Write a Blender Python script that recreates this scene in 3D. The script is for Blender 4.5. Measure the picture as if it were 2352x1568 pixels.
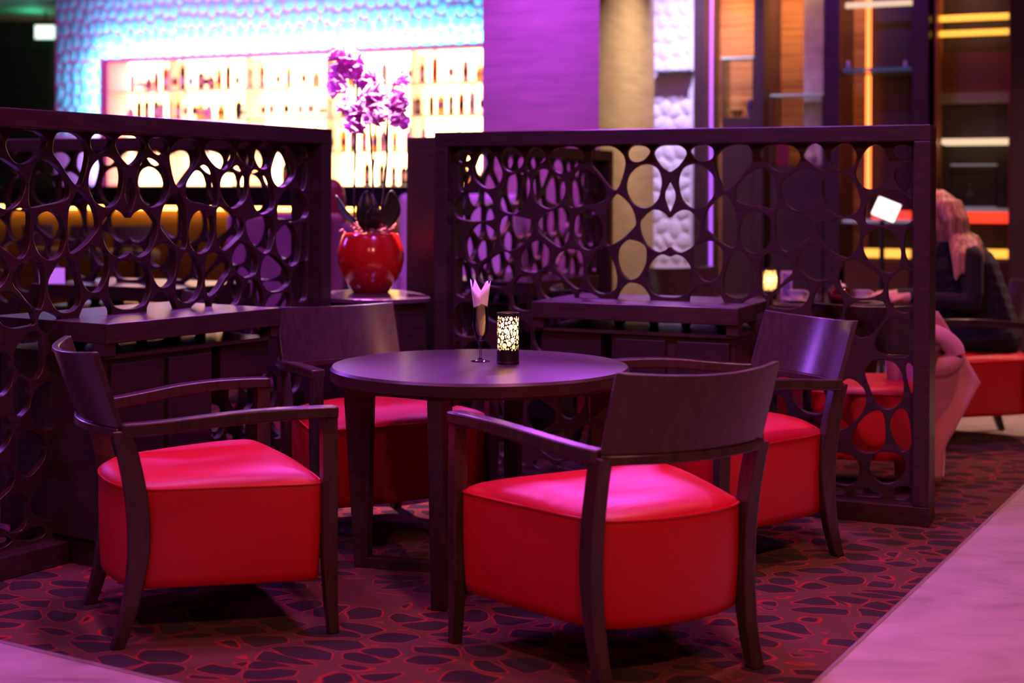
import bpy, bmesh, math, random
from mathutils import Vector, Matrix, geometry
R_ = math.radians
random.seed(7)
for o in list(bpy.data.objects): bpy.data.objects.remove(o)
SC = bpy.context.scene
COL = SC.collection

# ------------------------------------------------------------------ camera
FPX, HC, ROLL, HOR = 3266.7, 1.30, 0.0042, 455.0
cd = bpy.data.cameras.new('camera'); cam = bpy.data.objects.new('camera', cd); COL.objects.link(cam)
cd.sensor_width = 36.0; cd.lens = 50.0
cd.shift_y = -(784.0 - HOR) / 2352.0
cam.location = (0, 0, HC)
cam.rotation_euler = (Matrix.Rotation(R_(90), 3, 'X') @ Matrix.Rotation(ROLL, 3, 'Z')).to_euler()
cd.clip_start = .05; cd.clip_end = 80
cd.dof.use_dof = True; cd.dof.focus_distance = 4.75; cd.dof.aperture_fstop = 1.8
SC.camera = cam

# ------------------------------------------------------------------ world and lights
w = bpy.data.worlds.new('world'); SC.world = w; w.use_nodes = True
bg = w.node_tree.nodes['Background']; bg.inputs[0].default_value = (.50, .08, .36, 1); bg.inputs[1].default_value = .018
SC.view_settings.view_transform = 'Standard'; SC.view_settings.look = 'None'
SC.view_settings.exposure = 0.0; SC.view_settings.gamma = 1.0
try: SC.view_settings.use_curve_mapping = False
except Exception: pass
cy = SC.cycles
cy.use_denoising = True; cy.use_adaptive_sampling = True; cy.adaptive_threshold = .1; cy.max_bounces = 6; cy.diffuse_bounces = 2; cy.glossy_bounces = 3
cy.transmission_bounces = 6; cy.transparent_max_bounces = 8; cy.caustics_reflective = False; cy.caustics_refractive = False
cy.sample_clamp_indirect = 6.0; cy.blur_glossy = .5

def area(name, loc, target, col, power, size, size_y=None, spread=180):
    l = bpy.data.lights.new(name, 'AREA'); l.energy = power; l.color = col; l.spread = R_(spread)
    l.shape = 'DISK' if size_y is None else 'RECTANGLE'; l.size = size
    if size_y: l.size_y = size_y
    o = bpy.data.objects.new(name, l); COL.objects.link(o); o.location = loc
    o.rotation_euler = (Vector(target) - Vector(loc)).to_track_quat('-Z', 'Y').to_euler()
    return o
PINK = (1, .23, .34); MAG = (1, .16, .62); VIO = (.42, .12, 1.0); AMB = (1, .55, .2)
# recessed ceiling downlights over the seating (ceiling 3.55 m)
for (x, y, p, c) in ((-.1, 5.2, 14, VIO), (1.5, 5.6, 7, VIO), (-1.5, 5.0, 8, VIO), (-1.2, 4.3, 13, MAG), (.7, 3.9, 15, PINK), (2.4, 5.2, 15, (1, .27, .32)), (-2.3, 3.9, 19, (.52, .13, 1)), (-1.7, 2.9, 3, MAG),
                     (1.2, 2.6, 9, PINK), (2.0, 7.6, 14, PINK), (-2.4, 7.0, 30, (.60, .17, 1)), (-.6, 8.7, 12, MAG), (-3.8, 8.6, 26, PINK), (3.6, 8.6, 34, (1, .6, .5))):
    area('ceiling_and_fill_lamp', (x, y, 3.5), (x, y, 0), c, p, .16, spread=95)
for (x, y, tx, ty, p, c) in ((-.8, .2, -.6, 4.4, 8, (1, .28, .22)), (.0, 4.35, 1.15, 5.5, 20, VIO), (.3, 4.4, -.75, 6.0, 10, VIO), (1.0, .3, 1.4, 5.2, 21, (1, .34, .24))):
    area('ceiling_and_fill_lamp', (x, y, 3.5), (tx, ty, .5), c, p, .16, spread=100)  # unseen fill added: warm from the camera side, violet onto chair backs
# violet lamps added further back, unseen, for highlights on tabletop and seats
for (x, y, tx, ty, p) in ((-1.4, 8.6, -.5, 4.8, 20), (.6, 8.9, .6, 4.6, 17)):
    area('violet_back_fill', (x, y, 3.45), (tx, ty, .7), (.62, .10, 1), p, .8, spread=55)
area('violet_side_fill', (-5.0, 8.9, 2.7), (0, 5.2, .8), (.42, .11, 1), 70, 1.1, .5, 120)  # unseen lamp added at left for violet reflections on the chair back
area('orchid_fill', (-.72, 7.12, 3.45), (-.68, 6.77, 1.72), (1, .5, .85), 18, .06, spread=26)  # two unseen lamps added to brighten the orchid petals
area('orchid_fill', (-.02, 5.45, 3.45), (-.71, 6.77, 1.74), (1, .6, .85), 9, .05, spread=11)

# ------------------------------------------------------------------ helpers
def px(u, v, d):
    """world point seen at photo pixel (u, v) at depth d (surveying aid for placing things at their real distance)"""
    du, dv = u - 1176.0, v - HOR
    a, b = du + dv * ROLL, dv - du * ROLL
    return Vector((a / FPX * d, d, HC - b / FPX * d))
def vz(z, d, u=1176):
    return HOR + (HC - z) * FPX / d + (u - 1176) * ROLL

MATS = {}
def pmat(name, col, rough=.5, metal=0., spec=.5, coat=0., trans=0., emit=None, es=0., ior=1.45, sheen=0., sub=0.):
    m = bpy.data.materials.new(name); m.use_nodes = True
    b = m.node_tree.nodes['Principled BSDF']
    b.inputs['Base Color'].default_value = (*col, 1); b.inputs['Roughness'].default_value = rough
    b.inputs['Metallic'].default_value = metal; b.inputs['Specular IOR Level'].default_value = spec
    b.inputs['Coat Weight'].default_value = coat; b.inputs['Coat Roughness'].default_value = .12
    b.inputs['Transmission Weight'].default_value = trans; b.inputs['IOR'].default_value = ior
    b.inputs['Sheen Weight'].default_value = sheen
    if emit: b.inputs['Emission Color'].default_value = (*emit, 1); b.inputs['Emission Strength'].default_value = es
    MATS[name] = m
    return m
def N(m, t, **kw):
    n = m.node_tree.nodes.new(t)
    for k, v in kw.items():
        if k in n.inputs: n.inputs[k].default_value = v
        else: setattr(n, k, v)
    return n
def L(m, a, b): m.node_tree.links.new(a, b)
def bsdf(m): return m.node_tree.nodes['Principled BSDF']
def texco(m, scale=(1, 1, 1), rot=(0, 0, 0), out='Object'):
    tc = N(m, 'ShaderNodeTexCoord'); mp = N(m, 'ShaderNodeMapping')
    mp.inputs['Scale'].default_value = scale; mp.inputs['Rotation'].default_value = rot
    L(m, tc.outputs[out], mp.inputs[0]); return mp.outputs[0]
def ramp(m, fac, stops, interp='LINEAR'):
    r = N(m, 'ShaderNodeValToRGB'); r.color_ramp.interpolation = interp
    e = r.color_ramp.elements
    while len(e) < len(stops): e.new(.5)
    for i, (p, c) in enumerate(stops): e[i].position = p; e[i].color = (*c, 1)
    L(m, fac, r.inputs[0]); return r.outputs[0]
def noise(m, vec, scale, detail=4, rough=.55, dist=0):
    n = N(m, 'ShaderNodeTexNoise'); n.inputs['Scale'].default_value = scale; n.inputs['Detail'].default_value = detail
    n.inputs['Roughness'].default_value = rough; n.inputs['Distortion'].default_value = dist
    L(m, vec, n.inputs['Vector']); return n.outputs[0]
def bump(m, h, strength=.2, dist=.01):
    b = N(m, 'ShaderNodeBump'); b.inputs['Strength'].default_value = strength; b.inputs['Distance'].default_value = dist
    L(m, h, b.inputs['Height']); L(m, b.outputs[0], bsdf(m).inputs['Normal'])
def grained(name, dark, light, scale, rough=.45, strength=.15, coat=0., spec=.5):
    m = pmat(name, light, rough, coat=coat, spec=spec); v = texco(m, scale)
    n = noise(m, v, 1, 6, .6, .6)
    L(m, ramp(m, n, ((.3, dark), (.7, light))), bsdf(m).inputs['Base Color']); bump(m, n, strength, .002)
    return m

def thin_glass(name, tint=(.97, .98, .98), rough=.02, refl=.9):
    m = bpy.data.materials.new(name); m.use_nodes = True; nt = m.node_tree; nt.nodes.remove(bsdf(m))
    t = N(m, 'ShaderNodeBsdfTransparent'); t.inputs[0].default_value = (*tint, 1); g = N(m, 'ShaderNodeBsdfGlossy'); g.inputs['Roughness'].default_value = rough
    f = N(m, 'ShaderNodeFresnel'); f.inputs[0].default_value = 1.5; k = N(m, 'ShaderNodeMath', operation='MULTIPLY'); k.inputs[1].default_value = refl
    L(m, f.outputs[0], k.inputs[0]); mx = N(m, 'ShaderNodeMixShader'); L(m, k.outputs[0], mx.inputs[0]); L(m, t.outputs[0], mx.inputs[1]); L(m, g.outputs[0], mx.inputs[2])
    L(m, mx.outputs[0], nt.nodes['Material Output'].inputs[0]); MATS[name] = m
    return m

WENGE = grained('dark stained wood', (.030, .016, .014), (.056, .029, .025), (9, 9, 60), .34, .06)
WENGE_H = grained('dark stained wood horizontal', (.030, .016, .014), (.056, .029, .025), (9, 60, 60), .34, .06)
CHAIRW = grained('dark brown chair wood', (.036, .021, .018), (.064, .036, .030), (40, 40, 9), .26, .04)
TABLEW = grained('dark table veneer', (.030, .016, .016), (.045, .024, .024), (5, 60, 5), .34, .05)
LEATHER = pmat('red leather', (.54, .004, .009), .46, spec=.6)
_v = texco(LEATHER); _n = noise(LEATHER, _v, 260, 3); _n2 = noise(LEATHER, texco(LEATHER, (7, 2.2, 4)), 1, 3, .5, 1.6)
_mx = N(LEATHER, 'ShaderNodeMath', operation='MULTIPLY_ADD'); _mx.inputs[1].default_value = .012
L(LEATHER, _n, _mx.inputs[0]); L(LEATHER, _n2, _mx.inputs[2]); bump(LEATHER, _mx.outputs[0], .22, .02)
PIPING = pmat('red piping', (.55, .006, .012), .4)

def new_obj(name, me, mat=None, parent=None, loc=None, rot=None):
    o = bpy.data.objects.new(name, me); COL.objects.link(o)
    if mat is not None and me is not None and len(me.materials) == 0: me.materials.append(mat)
    if parent is not None: o.parent = parent
    if loc is not None: o.location = loc
    if rot is not None: o.rotation_euler = rot
    return o
def tag(o, label=None, cat=None, group=None, kind=None):
    if label: o['label'] = label
    if cat: o['category'] = cat
    if group: o['group'] = group
    if kind: o['kind'] = kind
    return o
def thing(name, label, cat, loc=(0, 0, 0), rz=0, group=None):
    o = bpy.data.objects.new(name, None); COL.objects.link(o); o.location = loc; o.rotation_euler = (0, 0, rz)
    o.empty_display_size = .1
    return tag(o, label, cat, group)
def dup(root, loc, rz, label, group=None):
    r = root.copy(); COL.objects.link(r); r.location = loc; r.rotation_euler = (0, 0, rz); r['label'] = label
    if group: r['group'] = group
    for ch in list(root.children):
        c = ch.copy(); COL.objects.link(c); c.parent = r
        for g in list(ch.children):
            d = g.copy(); COL.objects.link(d); d.parent = c
    return r

class MB:
    def __init__(s): s.v = []; s.f = []
    def add(s, vs, fs):
        k = len(s.v); s.v += [tuple(p) for p in vs]; s.f += [tuple(i + k for i in f) for f in fs]; return s
    def box(s, c, d, rz=0):
        x, y, z = d[0] / 2, d[1] / 2, d[2] / 2; vs = []
        for i in (-1, 1):
            for j in (-1, 1):
                for k in (-1, 1):
                    p = Vector((i * x, j * y, 0)); p.rotate(Matrix.Rotation(rz, 3, 'Z'))
                    vs.append((c[0] + p.x, c[1] + p.y, c[2] + k * z))
        return s.add(vs, [(0, 1, 3, 2), (4, 6, 7, 5), (0, 4, 5, 1), (2, 3, 7, 6), (0, 2, 6, 4), (1, 5, 7, 3)])
    def bx(s, x0, x1, y0, y1, z0, z1): return s.box(((x0 + x1) / 2, (y0 + y1) / 2, (z0 + z1) / 2), (x1 - x0, y1 - y0, z1 - z0))
    def prism(s, poly, z0, z1):
        n = len(poly); vs = [(p[0], p[1], z0) for p in poly] + [(p[0], p[1], z1) for p in poly]
        return s.add(vs, [tuple(range(n))[::-1], tuple(range(n, 2 * n))] + [(i, (i + 1) % n, n + (i + 1) % n, n + i) for i in range(n)])
    def rings(s, rs, closed=True, cap=True):
        n = len(rs[0]); vs = [p for r in rs for p in r]; fs = []
        for a in range(len(rs) - 1):
            for i in range(n if closed else n - 1):
                j = (i + 1) % n; fs.append((a * n + i, a * n + j, (a + 1) * n + j, (a + 1) * n + i))
        if cap: fs.append(tuple(range(n))[::-1]); fs.append(tuple(range((len(rs) - 1) * n, len(rs) * n)))
        return s.add(vs, fs)
    def lathe(s, prof, n=32, c=(0, 0, 0), cap=True):
        return s.rings([[(c[0] + r * math.cos(2 * math.pi * i / n), c[1] + r * math.sin(2 * math.pi * i / n), c[2] + z) for i in range(n)] for r, z in prof], cap=cap)
    def tube(s, path, rad, n=8):
        path = [Vector(p) for p in path]; rs = []
        for i, p in enumerate(path):
            t = (path[min(i + 1, len(path) - 1)] - path[max(i - 1, 0)]).normalized()
            a = t.cross(Vector((0, 0, 1))); a = a.normalized() if a.length > 1e-4 else Vector((1, 0, 0)); b = t.cross(a)
            r = rad[i] if isinstance(rad, (list, tuple)) else rad
            rs.append([p + (a * math.cos(2 * math.pi * k / n) + b * math.sin(2 * math.pi * k / n)) * r for k in range(n)])
        return s.rings(rs)
    def sweep(s, path, sides, ups, ws, hs):
        rs = []
        for p, a, b, w_, h_ in zip(path, sides, ups, ws, hs):
            p, a, b = Vector(p), Vector(a).normalized() * w_ / 2, Vector(b).normalized() * h_ / 2
            rs.append([p - a - b, p + a - b, p + a + b, p - a + b])
        return s.rings(rs)
    def ball(s, c, r, nu=12, nv=8):
        rs = [[(c[0] + r[0] * math.sin(math.pi * j / nv) * math.cos(2 * math.pi * i / nu), c[1] + r[1] * math.sin(math.pi * j / nv) * math.sin(2 * math.pi * i / nu),
                c[2] - r[2] * math.cos(math.pi * j / nv)) for i in range(nu)] for j in range(1, nv)]
        return s.rings(rs)
    def mesh(s, name, smooth=None):
        me = bpy.data.meshes.new(name); me.from_pydata(s.v, [], s.f); me.validate(); me.update()
        bm = bmesh.new(); bm.from_mesh(me); bmesh.ops.recalc_face_normals(bm, faces=bm.faces); bm.to_mesh(me); bm.free()
        if smooth is not None:
            for p in me.polygons: p.use_smooth = True
            me.set_sharp_from_angle(angle=R_(smooth))
        return me
    def build(s, name, mat, parent=None, smooth=None, bevel=0, loc=None, rot=None, seg=2):
        o = new_obj(name, s.mesh(name, smooth), mat, parent, loc, rot)
        if bevel:
            m = o.modifiers.new('bevel', 'BEVEL'); m.width = bevel; m.segments = seg; m.limit_method = 'ANGLE'; m.angle_limit = R_(35)
        return o
def structure(o, label=None): o['kind'] = 'structure'; return o
def lerp(a, b, t): return a + (b - a) * t
def catmull(pts, n, closed=True):
    out = []; k = len(pts)
    rng = range(k) if closed else range(k - 1)
    for i in rng:
        g = (lambda j: pts[j % k]) if closed else (lambda j: pts[max(0, min(k - 1, j))])
        p0, p1, p2, p3 = g(i - 1), g(i), g(i + 1), g(i + 2)
        for q in range(n):
            t = q / n
            out.append(tuple(.5 * (2 * b + (c - a) * t + (2 * a - 5 * b + 4 * c - d) * t * t + (3 * b - a - 3 * c + d) * t ** 3) for a, b, c, d in zip(p0, p1, p2, p3)))
    if not closed: out.append(tuple(pts[-1]))
    return out
def bake(o, name):
    """evaluate modifiers of o into a plain mesh"""
    dg = bpy.context.evaluated_depsgraph_get(); dg.update()
    me = bpy.data.meshes.new_from_object(o.evaluated_get(dg)); me.name = name
    bpy.data.objects.remove(o); return me
def voronoi_cells(seeds, x0, x1, y0, y1, ax=1.0):
    """clip every seed's cell against its neighbours; ax squeezes x so that cells come out taller than wide"""
    cells = []
    for i, (sx, sy) in enumerate(seeds):
        poly = [(x0, y0), (x1, y0), (x1, y1), (x0, y1)]
        near = sorted((((tx - sx) * ax) ** 2 + (ty - sy) ** 2, tx, ty) for j, (tx, ty) in enumerate(seeds) if j != i)[:16]
        for _, tx, ty in near:
            mx_, my_ = (sx + tx) / 2, (sy + ty) / 2; nx, ny = (tx - sx) * ax * ax, ty - sy
            q = []
            for a in range(len(poly)):
                p, r = poly[a], poly[(a + 1) % len(poly)]
                dp = (p[0] - mx_) * nx + (p[1] - my_) * ny; dr = (r[0] - mx_) * nx + (r[1] - my_) * ny
                if dp <= 0: q.append(p)
                if dp * dr < 0:
                    t = dp / (dp - dr); q.append((lerp(p[0], r[0], t), lerp(p[1], r[1], t)))
            poly = q
            if len(poly) < 3: break
        cells.append(poly)
    return cells
def pebble_outline(poly, shrink, n=12):
    """a rounded pebble inscribed in a polygon"""
    cx = sum(p[0] for p in poly) / len(poly); cy_ = sum(p[1] for p in poly) / len(poly)
    pts = []
    for p, r in zip(poly, poly[1:] + poly[:1]):          # corner cutting, twice
        pts += [(lerp(p[0], r[0], .25), lerp(p[1], r[1], .25)), (lerp(p[0], r[0], .75), lerp(p[1], r[1], .75))]
    p2 = []
    for p, r in zip(pts, pts[1:] + pts[:1]):
        p2 += [(lerp(p[0], r[0], .25), lerp(p[1], r[1], .25)), (lerp(p[0], r[0], .75), lerp(p[1], r[1], .75))]
    ang = sorted((math.atan2(y - cy_, x - cx), math.hypot(x - cx, y - cy_)) for x, y in p2)
    out = []
    for k in range(n):
        a = -math.pi + 2 * math.pi * (k + .5) / n
        lo = max((q for q in ang if q[0] <= a), default=(ang[-1][0] - 2 * math.pi, ang[-1][1]))
        hi = min((q for q in ang if q[0] > a), default=(ang[0][0] + 2 * math.pi, ang[0][1]))
        t = (a - lo[0]) / max(1e-6, hi[0] - lo[0]); r = max(.3 * lo[1], lerp(lo[1], hi[1], t) - shrink)
        out.append((cx + r * math.cos(a), cy_ + r * math.sin(a)))
    return out

# ------------------------------------------------------------------ floor, carpet, ceiling
MARBLE = pmat('pale polished marble', (.72, .66, .64), .34)
_v = texco(MARBLE, (.8, 2.6, 1), (0, 0, R_(24))); _n = noise(MARBLE, _v, 2.2, 8, .62, 1.4)
L(MARBLE, ramp(MARBLE, _n, ((.30, (.27, .21, .18)), (.42, (.38, .31, .27)), (.62, (.46, .38, .33)))), bsdf(MARBLE).inputs['Base Color'])
structure(MB().bx(-9, 7, -3, 19.5, -.12, -.006).build('floor', MARBLE))

CARPET = pmat('patterned carpet', (.1, .02, .02), .95, spec=.1, sheen=.15)
def _carpet():
    m = CARPET; v = texco(m, (1, 1, 1), (0, 0, R_(18)))
    dn = N(m, 'ShaderNodeTexNoise'); dn.inputs['Scale'].default_value = 5.5; dn.inputs['Detail'].default_value = 1.5; L(m, v, dn.inputs['Vector'])
    s1 = N(m, 'ShaderNodeVectorMath', operation='SUBTRACT'); s1.inputs[1].default_value = (.5, .5, .5); L(m, dn.outputs['Color'], s1.inputs[0])
    s2 = N(m, 'ShaderNodeVectorMath', operation='MULTIPLY_ADD'); s2.inputs[1].default_value = (.11, .11, .0); L(m, s1.outputs[0], s2.inputs[0]); L(m, v, s2.inputs[2])
    mp = N(m, 'ShaderNodeMapping'); mp.inputs['Scale'].default_value = (6.4, 9.2, 0); L(m, s2.outputs[0], mp.inputs[0])
    vo = N(m, 'ShaderNodeTexVoronoi', feature='DISTANCE_TO_EDGE'); vo.inputs['Scale'].default_value = 1; vo.inputs['Randomness'].default_value = .9; L(m, mp.outputs[0], vo.inputs['Vector'])
    vc = N(m, 'ShaderNodeTexVoronoi', feature='F1'); vc.inputs['Scale'].default_value = 1; vc.inputs['Randomness'].default_value = .9; L(m, mp.outputs[0], vc.inputs['Vector'])
    sb = N(m, 'ShaderNodeMath', operation='MULTIPLY_ADD'); sb.inputs[1].default_value = -.42; L(m, vc.outputs['Distance'], sb.inputs[0]); L(m, vo.outputs['Distance'], sb.inputs[2])
    # ground, thin bright red outline, dark cell
    ad = N(m, 'ShaderNodeMath', operation='ADD'); ad.inputs[1].default_value = .3; L(m, sb.outputs[0], ad.inputs[0])
    c = ramp(m, ad.outputs[0], ((.0, (.115, .029, .019)), (.138, (.112, .028, .018)), (.156, (.40, .006, .012)), (.178, (.34, .006, .010)), (.196, (.024, .006, .010)), (1, (.022, .006, .010))))
    pile = noise(m, texco(m), 320, 3)
    mixc = N(m, 'ShaderNodeMixRGB', blend_type='MULTIPLY'); mixc.inputs[0].default_value = .55
    L(m, c, mixc.inputs[1]); L(m, ramp(m, pile, ((.25, (.35, .35, .35)), (.75, (1, 1, 1)))), mixc.inputs[2]); L(m, mixc.outputs[0], bsdf(m).inputs['Base Color'])
    bump(m, pile, .5, .004)
_carpet()
CC = Vector((.377, 3.065)); DR = Vector((.497, .868)); DL = Vector((-.862, .508)); CS = 5.36
_q = [CC, CC + DR * CS, CC + DR * CS + DL * CS, CC + DL * CS]
tag(MB().prism(_q, -.006, 0).build('carpet', CARPET), 'square red and black pebble-patterned carpet inlaid in the marble floor', 'carpet')
TRIM = pmat('brushed edge trim', (.75, .62, .6), .35, .9)
for k in range(4):
    a, b = _q[k], _q[(k + 1) % 4]; d = (b - a).normalized(); n = Vector((d.y, -d.x)) * .007
    structure(MB().prism([a, b, b + n, a + n], -.0055, .0008).build('trim_%d' % (k + 1), TRIM))
CEIL = pmat('painted ceiling', (.30, .24, .23), .8)
structure(MB().bx(-9, 7, -3, 19.5, 3.55, 3.65).build('ceiling', CEIL))

# ------------------------------------------------------------------ armchairs
def make_chair(label):
    t = thing('armchair', label, 'armchair')
    # plan outline of the upholstered block (x forward, y left)
    half = [(-.305, .0), (-.300, .08), (-.282, .16), (-.256, .220), (-.226, .248), (-.14, .278), (.0, .312), (.12, .341), (.21, .360), (.252, .366), (.278, .352), (.292, .24), (.298, .1)]
    pts = half + [(.299, 0)] + [(x, -y) for x, y in half[1:]][::-1]
    out = catmull(pts, 3)
    def ring(k, z, kx=1., shift=0.): return [(x * k * kx + shift, y * k, z) for x, y in out]
    rs = [ring(.955, .160), ring(.974, .165), ring(.982, .19), ring(.994, .27), ring(1.0, .36), ring(1.0, .42), ring(.998, .447),
          ring(.985, .455), ring(.955, .464), ring(.90, .473), ring(.80, .481), ring(.62, .488), ring(.40, .4885), ring(.16, .487)]
    rr = random.Random(3)
    for k, r in enumerate(rs[8:]):       # soft sat-in dents in the top
        for i, p in enumerate(r):
            x, y, z = p
            z += -.012 * math.exp(-((x + .03) ** 2 + (y - .02) ** 2) / .012) + .004 * math.sin(9 * x + 4) * math.cos(11 * y)
            r[i] = (x, y, z)
    seat = MB().rings(rs).build('seat', LEATHER, t, smooth=50)
    MB().tube([(p[0] * 1.0, p[1] * 1.0, .449) for p in out] + [(out[0][0], out[0][1], .449)], .0038, 6).build('piping', PIPING, seat, smooth=60)
    for s in (1, -1):
        # front leg with arm post
        zs = [0, .08, .20, .40, .66]; xs = [.312, .305, .299, .297, .295]; ys = [.366, .365, .366, .367, .368]; wx = [.032, .037, .043, .046, .046]; wy = [.032, .036, .040, .042, .042]
        MB().sweep([(x, s * y, z) for x, y, z in zip(xs, ys, zs)], [(1, 0, 0)] * 5, [(0, 1, 0)] * 5, wx, wy).build('leg', CHAIRW, t, bevel=.004)
        # sabre rear leg
        path = catmull([(-.300, .250, 0), (-.268, .252, .10), (-.246, .256, .22), (-.240, .258, .32), (-.250, .260, .44), (-.272, .262, .55), (-.292, .264, .628)], 3, False)
        n = len(path); wx = [lerp(.036, .062, min(1, i / (n * .45))) - .012 * max(0, (i / n - .6)) for i in range(n)]
        MB().sweep([(x, s * y, z) for x, y, z in path], [(1, 0, 0)] * n, [(0, 1, 0)] * n, wx, [.040] * n).build('leg', CHAIRW, t, bevel=.004, smooth=40)
        # arm: level at the post, dipping and narrowing into the back rail
        ap = catmull([(.318, .368, .661), (.24, .369, .663), (.12, .362, .662), (0, .342, .655), (-.12, .310, .642), (-.22, .283, .632), (-.292, .264, .628)], 4, False)
        n = len(ap); sd = []
        for i in range(n):
            a, b = Vector(ap[max(0, i - 1)]), Vector(ap[min(n - 1, i + 1)]); d = b - a; sd.append(Vector((-d.y, d.x * 1., 0)))
        MB().sweep([(x, s * y, z) for x, y, z in ap], [(v.x, s * v.y, 0) for v in sd], [(0, 0, 1)] * n, [lerp(.054, .040, i / (n - 1)) for i in range(n)], [lerp(.034, .040, i / (n - 1)) for i in range(n)]).build('armrest', CHAIRW, t, bevel=.005, smooth=40)
    # curved back rail under the panel and the panel itself
    K = 18; path = []; sd = []
    for i in range(K + 1):
        q = -1 + 2 * i / K; path.append((-.292 - .070 * (1 - q * q), .266 * q, .622)); sd.append(Vector((.266, .14 * q, 0)).cross(Vector((0, 0, 1))))
    MB().sweep(path, [Vector((1, -.53 * (-1 + 2 * i / K), 0)) for i in range(K + 1)], [(0, 0, 1)] * (K + 1), [.036] * (K + 1), [.026] * (K + 1)).build('back_rail', CHAIRW, t, bevel=.004, smooth=40)
    J = 7; fr = []; bk = []
    for j in range(J + 1):
        h = j / J
        for i in range(K + 1):
            q = -1 + 2 * i / K; sag = .070 * (1 - q * q)
            x = lerp(-.292, -.366, h) - sag; y = .268 * q; z = lerp(.634, .857, h) - .013 * (1 - q * q) * h
            nx = Vector((1, -.53 * q, .33)).normalized() * .011
            fr.append((x + nx.x, y + nx.y, z)); bk.append((x - nx.x, y - nx.y, z))
    m = MB(); W = K + 1; n = W * (J + 1); fs = []
    for j in range(J):
        for i in range(K):
            a = j * W + i; fs.append((a, a + 1, a + W + 1, a + W)); fs.append((n + a, n + a + W, n + a + W + 1, n + a + 1))
    edge = list(range(W)) + [j * W + K for j in range(1, J + 1)] + [J * W + i for i in range(K - 1, -1, -1)] + [j * W for j in range(J - 1, 0, -1)]
    for a, b in zip(edge, edge[1:] + edge[:1]): fs.append((a, n + a, n + b, b))
    m.add(fr + bk, fs).build('backrest', CHAIRW, t, smooth=40, bevel=.003)
    return t
chair = make_chair('red armchair seen from behind in the right foreground, its back toward the viewer')
GC = 'red leather armchairs with dark wood frames'
chair['group'] = GC
chair.location = (.312, 4.08, 0); chair.rotation_euler = (0, 0, R_(120.6))
def seat_at(x, y, deg, label): return dup(chair, (x, y, 0), R_(deg), label, GC)
seat_at(-.968, 4.448, 25.3, 'red armchair seen in profile at the left of the round table, facing right')
seat_at(-.543, 5.592, -59.0, 'red armchair behind the round table at left, its curved back under the orchid')
seat_at(.813, 5.283, 207.0, 'red armchair right of the round table, inner side of its backrest catching violet light')
seat_at(-1.80, 6.46, -150.0, 'red armchair beyond the left lattice screen, mostly hidden behind its lower openings')
seat_at(1.60, 6.50, 82.0, 'red armchair just behind the right lattice screen with the pink coat on its arm')
seat_at(1.28, 8.97, -62.0, 'red armchair facing us at the far table, its backrest glowing red and violet')
seat_at(.64, 7.20, 4.0, 'red armchair far behind the round table, glimpsed under the right console')
seat_at(2.50, 7.80, 184.0, 'red armchair at the right edge in which the woman in black sits')

# ------------------------------------------------------------------ round tables
def make_table(label):
    t = thing('round_table', label, 'table')
    n = 72
    MB().lathe([(.46, .672), (.506, .672), (.515, .682), (.515, .716), (.508, .725), (.0005, .725)], n).build('table_top', TABLEW, t, smooth=30)
    for k in range(4):
        a = k * math.pi / 2; c, s = math.cos(a), math.sin(a); rs = []
        for z, r0, r1 in ((0, .405, .452), (.06, .402, .457), (.36, .398, .478), (.672, .392, .500)):
            w_ = .026
            rs.append([(c * r - s * q, s * r + c * q, z) for r, q in ((r0, -w_), (r1, -w_), (r1, w_), (r0, w_))])
        MB().rings(rs).build('leg', WENGE, t, bevel=.004)
    MB().box((0, 0, .018), (.82, .05, .036)).build('floor_bar', WENGE, t, bevel=.003)
    MB().box((0, 0, .019), (.05, .82, .038)).build('floor_bar', WENGE, t, bevel=.003)
    MB().box((0, 0, .655), (.80, .06, .034)).build('under_bar', WENGE, t)
    MB().box((0, 0, .654), (.06, .80, .034)).build('under_bar', WENGE, t)
    return t
TB = (-.107, 4.91)
table = make_table('dark round table in the foreground holding a lit lantern and a napkin glass'); table['group'] = 'dark round tables'
table.location = (TB[0], TB[1], 0); table.rotation_euler = (0, 0, R_(164.7))
dup(table, (1.68, 8.20, 0), .3, 'dark round table behind the right lattice screen set with cups', 'dark round tables')
dup(table, (-2.58, 5.90, 0), .5, 'dark round table beyond the left lattice screen at the frame edge', 'dark round tables')

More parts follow.
